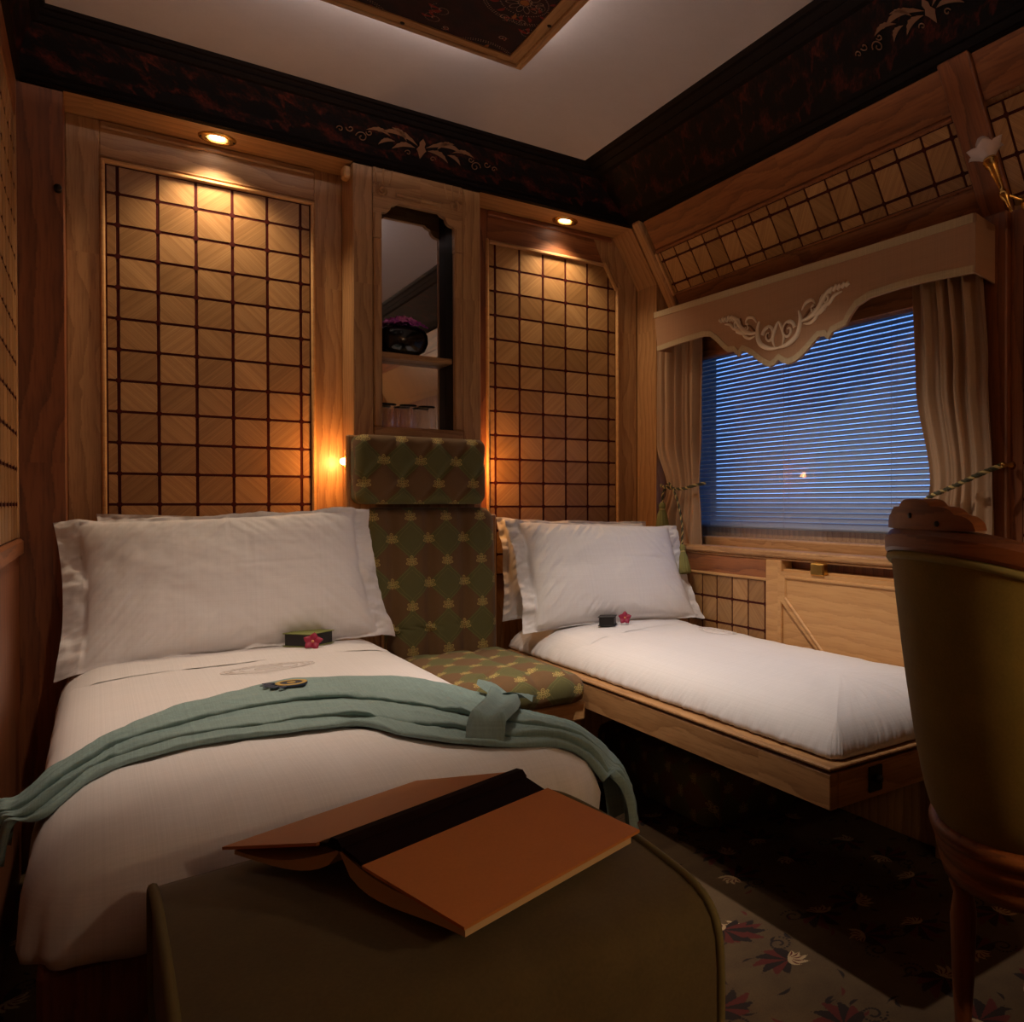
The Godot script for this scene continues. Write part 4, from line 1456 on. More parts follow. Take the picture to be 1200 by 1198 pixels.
func build_window_dressing() -> void:
	# venetian blind
	var b := thing("venetian_blind", "closed blue-lit venetian blind of narrow slats in the window", "blind", Vector3(1.95, 0.9, 0.95))
	var za := 0.242
	var zc := 1.72
	var s := st0()
	var tilt := deg_to_rad(66.0)
	grid(s, 1, 6, func(u: float, v: float) -> Vector3:
		var k := lerpf(-1, 1, v)
		var bow := 0.0012 * (1 - k * k)
		return Vector3(cos(tilt) * k * 0.0088 + sin(tilt) * bow, sin(tilt) * k * 0.0088 - cos(tilt) * bow, lerpf(za, zc, u)))
	var slat := done(s)
	slat.surface_set_material(0, M.slat)
	for i in 43:
		var o := MeshInstance3D.new()
		o.name = "slat"
		o.mesh = slat
		o.position = Vector3(1.952, 0.922 + i * 0.0178, 0) - org(b)
		b.add_child(o, true)
	ob("bottom_rail", bx(Vector3(1.942, 0.902, za), Vector3(1.962, 0.914, zc), 0.004), M.slat, b)
	ob("head_rail", bx(Vector3(1.935, 1.675, za), Vector3(1.965, 1.70, zc), 0.003), M.slat, b)
	for z in [0.385, 0.86, 1.40]:
		for x in [1.9395, 1.9645]:
			var s2 := st0()
			tube(s2, [Vector3(x, 0.905, z), Vector3(x, 1.69, z)], 0.0009, 5)
			ob("ladder_cord", s2, M.slat, b)
	# curtains
	curtain("curtain", "beige satin curtain gathered by a rope beside the pillow", [[1.70, 0.16, 0.485, 1.0], [1.25, 0.165, 0.478, 1.0], [1.065, 0.235, 0.465, 0.45], [0.93, 0.17, 0.48, 0.8], [0.835, 0.14, 0.487, 0.9]], 5.0, 1.832, 0.016, 0.4)
	curtain("curtain_001", "beige satin curtain tied back behind the green velvet chair", [[1.70, 1.60, 1.845, 1.0], [1.35, 1.615, 1.87, 0.9], [1.06, 1.665, 1.885, 0.5], [0.93, 1.64, 1.89, 0.8], [0.835, 1.62, 1.89, 0.9]], 5.0, 1.815, 0.016, 2.0)
	# tiebacks
	var t1 := thing("curtain_tieback", "green and gold rope tieback with two tassels at the pillow end", "tieback", Vector3(1.80, 0.9, 0.35), "rope curtain tiebacks")
	rope_between(t1, "rope", [Vector3(1.815, 1.075, 0.20), Vector3(1.795, 1.07, 0.245), Vector3(1.785, 1.064, 0.30), Vector3(1.79, 1.058, 0.40), Vector3(1.80, 1.07, 0.47), Vector3(1.845, 1.08, 0.485)], 0.006)
	rope_between(t1, "cord", [Vector3(1.785, 1.066, 0.285), Vector3(1.778, 1.04, 0.275), Vector3(1.778, 1.0, 0.27)], 0.0045)
	rope_between(t1, "cord", [Vector3(1.785, 1.066, 0.29), Vector3(1.775, 1.08, 0.33), Vector3(1.765, 1.02, 0.40), Vector3(1.755, 0.92, 0.455), Vector3(1.745, 0.835, 0.47)], 0.0045)
	tassel(t1, Vector3(1.778, 1.005, 0.27), 0.115, 0.026)
	tassel(t1, Vector3(1.743, 0.84, 0.475), 0.115, 0.022, Vector3(-0.05, 0, 0.28))
	var t2 := thing("curtain_tieback_001", "dark rope tieback running to a brass hook beside the chair", "tieback", Vector3(1.79, 1.0, 1.8), "rope curtain tiebacks")
	rope_between(t2, "rope", [Vector3(1.80, 1.00, 1.655), Vector3(1.772, 1.018, 1.70), Vector3(1.768, 1.045, 1.785), Vector3(1.772, 1.075, 1.865), Vector3(1.80, 1.098, 1.915)], 0.0065)
	var sh := st0()
	lathe(sh, [Vector2(0, 0.0), Vector2(0.012, 0.0), Vector2(0.008, 0.012), Vector2(0.005, 0.03), Vector2(0.010, 0.045), Vector2(0.0, 0.05)], 14, Vector3(1.845, 1.10, 1.92), Basis(Vector3(0, 1, 0), Vector3(-1, 0, 0), Vector3(0, 0, 1)))
	ob("hook", sh, M.brass, t2)
	# valance
	var low := [Vector2(0.264, 1.625), Vector2(0.45, 1.632), Vector2(0.60, 1.634), Vector2(0.645, 1.626), Vector2(0.685, 1.602), Vector2(0.718, 1.576), Vector2(0.756, 1.552), Vector2(0.793, 1.549), Vector2(0.820, 1.527), Vector2(0.845, 1.546), Vector2(0.899, 1.522), Vector2(0.94, 1.495), Vector2(0.967, 1.480), Vector2(1.0, 1.466), Vector2(1.03, 1.472), Vector2(1.049, 1.486), Vector2(1.072, 1.471), Vector2(1.10, 1.463), Vector2(1.134, 1.468), Vector2(1.165, 1.480), Vector2(1.194, 1.496), Vector2(1.252, 1.532), Vector2(1.278, 1.529), Vector2(1.296, 1.516), Vector2(1.315, 1.536), Vector2(1.375, 1.548), Vector2(1.395, 1.572), Vector2(1.425, 1.598), Vector2(1.477, 1.612), Vector2(1.60, 1.617), Vector2(1.70, 1.615), Vector2(1.858, 1.606)]
	var v := thing("valance", "tan pelmet with a scalloped edge and scroll embroidery above the window", "valance", Vector3(1.77, 1.6, 1.05))
	var poly := PackedVector2Array()
	poly.append(Vector2(0.241, 1.787))
	for q in low:
		poly.append(q)
	poly.append(Vector2(1.858, 1.762))
	var sv := st0()
	extrude(sv, poly, Vector3(1.76, 0, 0), Vector3(0, 0, 1), Vector3.UP, Vector3(0.008, 0, 0))
	ob("face", sv, M.valance, v)
	var sr := st0()
	extrude(sr, PackedVector2Array([Vector2(1.76, 1.762), Vector2(1.868, 1.742), Vector2(1.86, 1.588), Vector2(1.76, 1.606)]), Vector3(0, 0, 1.858), Vector3.RIGHT, Vector3.UP, Vector3(0, 0, 0.006))
	ob("return", sr, M.valance, v)
	var sl := st0()
	extrude(sl, PackedVector2Array([Vector2(1.768, 1.785), Vector2(1.86, 1.785), Vector2(1.86, 1.628), Vector2(1.768, 1.628)]), Vector3(0, 0, 0.25), Vector3.RIGHT, Vector3.UP, Vector3(0, 0, 0.006))
	ob("return", sl, M.valance, v)
	ob("board", bx(Vector3(1.769, 1.735, 0.27), Vector3(1.875, 1.752, 1.85), 0.002), M.oak_red_h, v)
	var band := func(edge: Array, w: float, up: float) -> void:
		var sb := st0()
		var inner := []
		for i in edge.size():
			var a: Vector2 = edge[maxi(i - 1, 0)]
			var c: Vector2 = edge[mini(i + 1, edge.size() - 1)]
			var d := (c - a).normalized()
			inner.append(edge[i] + Vector2(-d.y, d.x) * w * up)
		for i in edge.size() - 1:
			var quad := PackedVector2Array([edge[i], edge[i + 1], inner[i + 1], inner[i]])
			extrude(sb, quad, Vector3(1.7575, 0, 0), Vector3(0, 0, 1), Vector3.UP, Vector3(0.0028, 0, 0))
		ob("trim_band", sb, M.valance_trim, v)
	band.call(low, 0.02, 1.0)
	band.call([Vector2(0.241, 1.787), Vector2(0.8, 1.778), Vector2(1.4, 1.769), Vector2(1.858, 1.762)], 0.024, -1.0)
	# scroll embroidery
	var X := 1.7585
	var stitch := func(p: Array, w: float, m: Material, tp: Callable) -> void:
		var s_ := st0()
		tube(s_, p, w * 1.4, 6, tp)
		ob("embroidered_scroll", s_, m, v)
	var scroll := func(m_: Material, cz: float, cy: float, r: float, turns: float, dirn: float, start: float, w: float) -> void:
		var p := []
		for i in 26:
			var t := i / 25.0
			var a := start + dirn * t * turns * TAU
			p.append(Vector3(X, cy + sin(a) * r * (1 - 0.82 * t), cz + cos(a) * r * (1 - 0.82 * t)))
		stitch.call(p, w, m_, func(t: float) -> float: return 1.2 - 0.7 * t)
	for sd in [-1.0, 1.0]:
		var m := 1.05
		scroll.call(M.stitch, m + sd * 0.052, 1.575, 0.034, 1.3, sd, PI / 2 - sd * 1.4, 0.0045)
		scroll.call(M.stitch_dark, m + sd * 0.050, 1.577, 0.022, 1.1, sd, PI / 2, 0.003)
		scroll.call(M.stitch, m + sd * 0.235, 1.642, 0.026, 1.2, -sd, -PI / 2, 0.0045)
		scroll.call(M.stitch, m + sd * 0.18, 1.622, 0.014, 1.0, sd, PI / 2, 0.003)
		for q in [[[0.0, 1.525], [0.05, 1.53], [0.10, 1.555], [0.115, 1.60], [0.105, 1.632]], [[0.115, 1.595], [0.16, 1.60], [0.20, 1.62], [0.245, 1.665], [0.285, 1.672]], [[0.17, 1.60], [0.215, 1.612], [0.25, 1.635]]]:
			var p := []
			for w in q:
				p.append(Vector3(X, w[1], m + sd * w[0]))
			stitch.call(smooth_path(p, 6), 0.005, M.stitch, func(t: float) -> float: return 0.5 + sin(t * PI) * 0.9)
		for q in [[[0.02, 1.53], [0.03, 1.56], [0.012, 1.60], [0.0, 1.615]], [[0.13, 1.585], [0.165, 1.582], [0.195, 1.60], [0.19, 1.622]], [[0.215, 1.625], [0.25, 1.628], [0.275, 1.648], [0.31, 1.655]], [[0.12, 1.63], [0.14, 1.65], [0.17, 1.655], [0.185, 1.64]]]:
			var p := []
			for w in q:
				p.append(Vector3(X, w[1], m + sd * w[0]))
			stitch.call(smooth_path(p, 6), 0.0034, M.stitch, func(t: float) -> float: return 0.4 + sin(t * PI) * 0.9)
		for k in 5:
			var z: float = m + sd * (0.255 + 0.018 * k)
			stitch.call([Vector3(X, 1.66 + 0.002 * k, z), Vector3(X, 1.676 + 0.003 * (k % 2), z + sd * 0.014)], 0.005, M.stitch, none)
		stitch.call(smooth_path([Vector3(X, 1.60, m + sd * 0.13), Vector3(X, 1.625, m + sd * 0.16), Vector3(X, 1.632, m + sd * 0.20), Vector3(X, 1.66, m + sd * 0.215)], 6), 0.0028, M.stitch_dark, none)

# =====================================================================  mirror-backed niche
func build_niche() -> void:
	var t := thing("display_niche", "oak niche with a mirror back and a shelf above the patterned seat", "niche", Vector3(0.866, 0, 0.07))
	var Z0 := 0.138
	var Z1 := 0.16
	ob("side_board", bx(Vector3(0.656, 0, -0.118), Vector3(0.676, 2.137, Z0), 0.001), M.oak_v, t)
	ob("side_board", bx(Vector3(1.057, 0, -0.118), Vector3(1.077, 2.137, Z0), 0.001), M.oak_v, t)
	ob("front_stile", bx(Vector3(0.656, 1.2, Z0), Vector3(0.718, 2.137, Z1), 0.003), M.oak_v, t)
	ob("front_stile", bx(Vector3(1.012, 1.2, Z0), Vector3(1.077, 2.137, Z1), 0.003), M.oak_v, t)
	ob("lower_board", bx(Vector3(0.656, 0.0, Z0), Vector3(1.077, 1.2, Z1), 0.002), M.oak_v, t)
	ob("bottom_rail", bx(Vector3(0.718, 1.2, Z0), Vector3(1.012, 1.262, Z1 + 0.006), 0.004), M.oak_h, t)
	# arched frame head with stepped corners
	var head := PackedVector2Array([Vector2(0.718, 2.137), Vector2(0.718, 1.9), Vector2(0.744, 1.9), Vector2(0.744, 1.988)])
	for i in 7:
		var a := -PI / 2 + PI / 2 * i / 6.0
		head.append(Vector2(0.748 + 0.026 * cos(a), 2.016 + 0.026 * sin(a)))
	head.append(Vector2(0.788, 2.022))
	head.append(Vector2(0.796, 2.030))
	var right := []
	for i in range(4, head.size()):
		right.push_front(Vector2(1.728 - head[i].x, head[i].y))
	for q in right:
		head.append(q)
	for q in [Vector2(0.984, 1.988), Vector2(0.984, 1.9), Vector2(1.012, 1.9), Vector2(1.012, 2.137)]:
		head.append(q)
	var s := st0()
	extrude(s, head, Vector3(0, 0, Z0), Vector3.RIGHT, Vector3.UP, Vector3(0, 0, Z1 - Z0 + 0.002))
	ob("frame_head", s, M.oak_h, t)
	ob("frame_stile", bx(Vector3(0.7185, 1.262, Z0), Vector3(0.744, 1.90, Z1 + 0.006), 0.004), M.oak_v, t)
	ob("frame_stile", bx(Vector3(0.984, 1.262, Z0), Vector3(1.012, 1.90, Z1 + 0.006), 0.004), M.oak_v, t)
	for q in [[0.7185, 0.744], [0.984, 1.012]]:
		ob("frame_stile", bx(Vector3(q[0], 1.90, Z1), Vector3(q[1], 1.985, Z1 + 0.006), 0.003), M.oak_v, t)
	# raised head moulding with volutes
	var p := [Vector3(0.73, 1.99, 0.166), Vector3(0.745, 2.05, 0.166), Vector3(0.79, 2.058, 0.166), Vector3(0.865, 2.058, 0.166), Vector3(0.938, 2.058, 0.166), Vector3(0.985, 2.05, 0.166), Vector3(0.999, 1.99, 0.166)]
	var s2 := st0()
	tube(s2, [p[2], p[3], p[4]], 0.008, 8)
	ob("head_moulding", s2, M.oak_h, t)
	for sx in [-1.0, 1.0]:
		var s3 := st0()
		var pts := []
		for i in 30:
			var k := i / 29.0
			var a := PI / 2 + 0.3 + k * 9.0
			var r := 0.02 * (1 - 0.85 * k)
			pts.append(Vector3(0.864 + sx * (0.118 + cos(a) * r * -1.0), 2.062 + sin(a) * r, 0.166))
		tube(s3, pts, 0.0045, 7)
		ob("volute", s3, M.oak_v, t)
		for k in 3:
			var s4 := st0()
			tube(s4, [Vector3(0.864 + sx * (0.095 + k * 0.02), 2.085, 0.161), Vector3(0.864 + sx * (0.085 + k * 0.028), 2.137, 0.161)], 0.0035, 6)
			ob("flute", s4, M.oak_v, t)
	# lining, mirror, shelf
	ob("lining", bx(Vector3(0.728, 1.262, 0.04), Vector3(0.744, 2.12, Z0), 0.001), M.ebony, t)
	ob("lining", bx(Vector3(0.984, 1.262, 0.04), Vector3(1.0, 2.12, Z0), 0.001), M.ebony, t)
	ob("lining", bx(Vector3(0.744, 2.10, 0.04), Vector3(0.984, 2.12, Z0), 0.001), M.ebony, t)
	ob("floor_board", bx(Vector3(0.744, 1.245, 0.04), Vector3(0.984, 1.262, Z0), 0.001), M.oak_h, t)
	ob("shelf", bx(Vector3(0.744, 1.502, 0.0645), Vector3(0.984, 1.522, 0.136), 0.003), M.oak_h, t)
	ob("mirror", bx(Vector3(0.744, 1.262, 0.058), Vector3(0.984, 2.10, 0.064), 0.001), M.mirror, t).set_meta("label", "mirror glass lining the back of the niche")
	# orchids in a black bowl on the shelf
	var ob1 := thing("orchid_bowl", "round black bowl of purple orchids on the niche shelf", "flower bowl", Vector3(0.825, 1.522, 0.112))
	var sb := st0()
	lathe(sb, [Vector2(0.0, 0.0), Vector2(0.025, 0.0), Vector2(0.038, 0.015), Vector2(0.045, 0.045), Vector2(0.044, 0.075), Vector2(0.036, 0.095), Vector2(0.032, 0.093), Vector2(0.0, 0.088)], 32, Vector3(0.828, 1.522, 0.112), Basis().scaled(Vector3(1.75, 1, 1)))
	ob("bowl", sb, M.black_gloss, ob1)
	for i in 16:
		var a := i * 2.4
		var r := 0.046 * sqrt((i + 0.5) / 16.0)
		var c := Vector3(0.828 + cos(a) * r * 1.6, 1.622 + 0.022 * (1 - r / 0.05) + rng.randf() * 0.008, 0.112 + sin(a) * r * 0.8)
		flower(ob1, c, Vector3(cos(a) * 0.4, 0.8, sin(a) * 0.4 + 0.4).normalized(), 0.019, [M.orchid_pale, M.orchid_violet, M.orchid_violet][i % 3], "flower", 5)
	# tumblers, upside down
	var gp := [Vector3(0.776, 1.2625, 0.100), Vector3(0.842, 1.2625, 0.104), Vector3(0.905, 1.2625, 0.100)]
	for i in gp.size():
		var g := st0()
		lathe(g, [Vector2(0.032, 0.0), Vector2(0.0325, 0.003), Vector2(0.028, 0.07), Vector2(0.026, 0.078), Vector2(0.0, 0.08)], 28, gp[i])
		var cp := st0()
		lathe(cp, [Vector2(0.0, 0.081), Vector2(0.027, 0.081), Vector2(0.028, 0.083), Vector2(0.027, 0.085), Vector2(0.0, 0.0855)], 24, gp[i])
		var o := ob("tumbler" if i == 0 else "tumbler_%03d" % i, g, M.glass)
		tag(o, "clear glass tumbler standing upside down under a black cap in the niche", "glass", "tumblers in the niche")
		ob("cap", cp, M.box_black, o)

# flat five-petal flower at c facing n
func flower(parent: Node, c: Vector3, n: Vector3, size: float, m: Material, called: String, petals: int) -> MeshInstance3D:
	var x := n.cross(Vector3(0.2, 0.1, 1)).normalized()
	var y := n.cross(x).normalized()
	var s := st0()
	for k in petals:
		var a := TAU * k / petals + 0.3
		var d := x * cos(a) + y * sin(a)
		var w := n.cross(d)
		for sgn in [1.0, -1.0]:
			grid(s, 6, 6, func(u: float, v: float) -> Vector3:
				var L := u * size
				var hw := size * 0.42 * sin(PI * clampf(u * 0.85 + 0.12, 0, 1))
				var q := lerpf(-1, 1, v)
				return c + d * L + w * hw * q + n * (0.25 * size * sin(u * 2.2) - 0.14 * size * q * q + sgn * 0.0004), none, sgn < 0, k * 2 + (1 if sgn > 0 else 0))
	var o := ob(called, s, m, parent)
	var s2 := st0()
	lathe(s2, [Vector2(0, size * 0.3), Vector2(size * 0.13, size * 0.25), Vector2(size * 0.16, size * 0.1), Vector2(size * 0.08, 0)], 10, c, Basis(x, n, x.cross(n)))
	if parent == self or size > 0.022:
		ob("heart", s2, M.orchid_heart, o)
	return o

# =====================================================================  pillows
func pillow(called: String, label: String, bl: Vector3, br: Vector3, tl: Vector3, tr: Vector3, T: float, fl: float, sd: float) -> void:
	var n := (br - bl).cross(tl - bl).normalized()
	var W := (br - bl).length()
	var H := (tl - bl).length()
	var s := st0()
	var ax := W / 2 - fl
	var ay := H / 2 - 0.012
	var pos := func(u: float, v: float, side: float) -> Vector3:
		var x := lerpf(-W / 2, W / 2, u)
		var y := lerpf(-H / 2, H / 2, v)
		var qx := absf(x) / ax
		var qy := absf(y) / ay
		var inside := clampf(1.0 - pow(qx, 3.2), 0, 1) * clampf(1.0 - pow(qy, 3.0), 0, 1)
		var th := T * pow(inside, 0.5)
		# long soft folds drawn in from the seam, and a broad unevenness
		var seam := clampf((maxf(qx, qy) - 0.45) / 0.4, 0, 1) * clampf((1.05 - maxf(qx, qy)) / 0.15, 0, 1)
		var diag := nz.get_noise_2d((x + y * signf(x) * 0.8) * 26.0 + sd, (y - x * signf(x) * 0.5) * 5.0)
		var wr := diag * 0.0065 * seam
		wr += nz.get_noise_2d(x * 4.0 + sd, y * 6.0) * 0.007 * clampf(inside * 3.0, 0, 1)
		# pressed creases where the case was folded
		wr -= 0.0022 * exp(-pow((y - 0.03 - 0.012 * x) / 0.007, 2.0)) * clampf((x + 0.05) * 6.0, 0.0, 1.0) * inside
		wr -= 0.0022 * exp(-pow((x - 0.04 - 0.05 * y) / 0.007, 2.0)) * clampf((y - 0.0) * 12.0, 0.0, 1.0) * inside
		var wave := 0.0
		if qx > 1.0 or qy > 1.0:
			wave = nz.get_noise_2d(x * 5.0 + sd * 2.0, y * 8.0) * 0.03 + 0.007 * sin(y * 30.0 + sd) - 0.35 * maxf(absf(x) - ax, 0.0)
		# waist: sides drawn in a little
		var draw_x := 1.0 - 0.05 * (1.0 - pow(clampf(absf(y) / (H / 2), 0, 1), 2.0))
		var draw_y := 1.0 - 0.05 * (1.0 - pow(clampf(absf(x) / (W / 2), 0, 1), 2.0))
		var uu := 0.5 + (u - 0.5) * draw_x
		var vv := 0.5 + (v - 0.5) * draw_y
		var base := bl.lerp(br, uu).lerp(tl.lerp(tr, uu), vv)
		return base + n * (side * (th + 0.0015) + wave + wr)
	var remap := func(k: float) -> float:
		return k
	for side in [1.0, -1.0]:
		grid(s, 150, 90, func(u: float, v: float) -> Vector3: return pos.call(remap.call(u), remap.call(v), side), none, side > 0, 0)
	tag(ob(called, s, M.pillow), label, "pillow", "white pillows")

func build_pillows() -> void:
	pillow("pillow", "white pillow lying back against the head wall behind the large flanged pillow", Vector3(-0.02, 0.58, 0.10), Vector3(0.64, 0.58, 0.10), Vector3(0.0, 0.97, 0.06), Vector3(0.645, 0.965, 0.06), 0.038, 0.02, 3.0)
	pillow("pillow_001", "large white flanged pillow leaning at the head of the robe bed", Vector3(-0.088, 0.55, 0.37), Vector3(0.735, 0.578, 0.36), Vector3(-0.092, 0.952, 0.16), Vector3(0.668, 0.99, 0.325), 0.068, 0.05, 7.0)
	pillow("pillow_002", "white pillow against the wall behind the front pillow beside the curtain", Vector3(1.14, 0.565, 0.20), Vector3(1.80, 0.565, 0.30), Vector3(1.16, 0.95, 0.09), Vector3(1.785, 0.925, 0.13), 0.055, 0.02, 12.0)
	pillow("pillow_003", "white flanged pillow leaning at the head of the window bed", Vector3(1.118, 0.556, 0.45), Vector3(1.79, 0.562, 0.575), Vector3(1.13, 0.945, 0.25), Vector3(1.775, 0.915, 0.39), 0.075, 0.045, 17.0)

# =====================================================================  folded robe across the bed
var RU := [Vector3(-0.104, 0.47, 1.45), Vector3(-0.092, 0.53, 1.44), Vector3(-0.055, -1, 1.44), Vector3(-0.017, -1, 1.375), Vector3(0.041, -1, 1.286), Vector3(0.108, -1, 1.201), Vector3(0.213, -1, 1.109), Vector3(0.348, -1, 1.053), Vector3(0.475, -1, 1.114), Vector3(0.572, -1, 1.232), Vector3(0.618, -1, 1.42), Vector3(0.645, -1, 1.59), Vector3(0.675, -1, 1.70), Vector3(0.722, 0.50, 1.77), Vector3(0.732, 0.40, 1.80)]
var RLo := [Vector3(-0.104, 0.47, 1.55), Vector3(-0.092, 0.53, 1.555), Vector3(-0.054, -1, 1.565), Vector3(-0.006, -1, 1.50), Vector3(0.05, -1, 1.455), Vector3(0.131, -1, 1.44), Vector3(0.216, -1, 1.451), Vector3(0.30, -1, 1.465), Vector3(0.375, -1, 1.50), Vector3(0.42, -1, 1.61), Vector3(0.475, -1, 1.70), Vector3(0.54, -1, 1.765), Vector3(0.62, -1, 1.80), Vector3(0.726, 0.48, 1.845), Vector3(0.736, 0.385, 1.875)]

func robe_at(u: float, v: float, lift: float) -> Vector3:
	var n := RU.size() - 1
	var k := u * n
	var i := clampi(int(k), 0, n - 1)
	var f := k - i
	var fix := func(a: Vector3) -> Vector3:
		return Vector3(a.x, yL(a.x, a.z) if a.y < 0 else a.y, a.z)
	var get := func(arr: Array) -> Vector3:
		var a: Vector3 = fix.call(arr[maxi(i - 1, 0)])
		var b: Vector3 = fix.call(arr[i])
		var c: Vector3 = fix.call(arr[i + 1])
		var d: Vector3 = fix.call(arr[mini(i + 2, n)])
		return b.cubic_interpolate(c, a, d, f)
	var p: Vector3 = get.call(RU).lerp(get.call(RLo), v)
	var sidew := clampf((absf(p.x - 0.32) - 0.34) / 0.06, 0, 1)
	if p.y > 0.5 and sidew < 1.0:
		p.y = lerpf(yL(p.x, p.z), p.y, sidew)
	var out := Vector3(signf(p.x - 0.32) * sidew, 1.0 - 0.6 * sidew, 0).normalized()
	return p + out * lift

func build_robe() -> void:
	var t := thing("folded_robe", "blue-green cotton robe folded into a long strip and belted across the bed", "robe", Vector3(0.32, 0.575, 1.4))
	# lies in three overlapping folds, outermost first
	var folds := [["lower_fold", 0.50, 1.0, 0.015, 31.0], ["middle_fold", 0.40, 0.84, 0.024, 37.0], ["upper_fold", 0.0, 0.60, 0.034, 41.0]]
	for f in folds:
		var s := st0()
		var f1: float = f[1]
		var f2: float = f[2]
		var hh: float = f[3]
		var sd: float = f[4]
		grid(s, 140, 26, func(u: float, v: float) -> Vector3:
			var b := f2 + (0.10 * nz.get_noise_2d(u * 4.0, sd) if f2 < 0.99 else 0.0)
			var vv := lerpf(f1, b, minf(v / 0.86, 1.0))
			var lift := hh
			# the upper edge rises from the bed, the lower edge turns under in a lip
			if v < 0.12 and f1 < 0.01:
				lift = hh * sqrt(v / 0.12)
			if v > 0.80:
				var k := (v - 0.80) / 0.20 * PI
				vv = b + 0.030 * sin(k) - 0.012 * (1.0 - cos(k))
				lift = hh - 0.006 * (1.0 - cos(k))
			var calm := clampf(minf(v, 1.0 - v) * 8.0, 0.0, 1.0)
			var crease := 0.009 * nz.get_noise_2d(u * 7.0 + sd, vv * 9.0) + 0.006 * absf(nz.get_noise_2d(u * 3.0, vv * 18.0 + sd))
			var squash := 1.0 - 0.35 * clampf((0.16 - u) / 0.16, 0.0, 1.0)
			return robe_at(clampf(u, 0.0, 0.9999), vv, (lift + crease * calm) * squash), none, true)
		ob(f[0], s, M.robe, t)
	# belt loop round the fold near the seat side
	var s2 := st0()
	grid(s2, 10, 30, func(u: float, v: float) -> Vector3:
		var e := minf(v, 1 - v)
		var roll := sqrt(clampf(e / 0.06, 0, 1))
		var eu := minf(u, 1 - u)
		return robe_at(lerpf(0.735, 0.79, u) + 0.008 * sin(v * 3.0), lerpf(0.06, 1.0, v), 0.012 + roll * (0.046 + 0.004 * sin(u * 9.0) - (0.012 if eu < 0.05 else 0.0))), none, true)
	ob("belt_loop", s2, M.robe, t)
	var s3 := st0()
	grid(s3, 10, 10, func(u: float, v: float) -> Vector3:
		return robe_at(lerpf(0.72, 0.81, u), lerpf(-0.02, 0.14, v) + 0.08 * sin(u * PI) - 0.10 * u, 0.056 + 0.008 * sin(u * 7.0 + v * 3.0)), none, true)
	ob("belt_end", s3, M.robe, t)
	# embroidered badge
	var c := robe_at(0.488, 0.31, 0.042)
	var c2 := robe_at(0.488, 0.40, 0.042)
	var badge := Node3D.new()
	badge.name = "badge"
	badge.position = c - org(t)
	t.add_child(badge, true)
	var ax := (robe_at(0.53, 0.31, 0.042) - robe_at(0.45, 0.31, 0.042)).normalized()
	var nn := (c2 - c).cross(ax).normalized()
	if nn.y < 0:
		nn = -nn
	var bz := ax.cross(nn).normalized()
	var disc := func(called: String, r0: float, r1: float, h: float, m: Material, off := Vector3.ZERO) -> void:
		var s := st0()
		lathe(s, [Vector2(r0, h - 0.001), Vector2(r0, h), Vector2(r1, h), Vector2(r1, h - 0.004)], 32, c + off + nn * 0.002, Basis(ax, nn, -bz))
		ob(called, s, m, badge)
	disc.call("badge_field", 0.0, 0.030, 0.0, M.navy_thread)
	disc.call("badge_ring", 0.021, 0.029, 0.0012, M.gold_thread)
	disc.call("badge_centre", 0.0, 0.008, 0.0014, M.gold_thread)
	var sl := st0()
	for k in 5:
		var a := deg_to_rad(150.0 + k * 22.0)
		var pts := PackedVector2Array()
		for i in 8:
			var q := i / 7.0
			pts.append(Vector2(0.030 + 0.026 * q, 0.007 * sin(PI * q)).rotated(a))
		for i in range(6, 0, -1):
			var q := i / 7.0
			pts.append(Vector2(0.030 + 0.026 * q, -0.007 * sin(PI * q)).rotated(a))
		extrude(sl, pts, c + nn * 0.001, ax, -bz, nn * 0.0015)
	ob("badge_leaves", sl, M.navy_thread, badge)

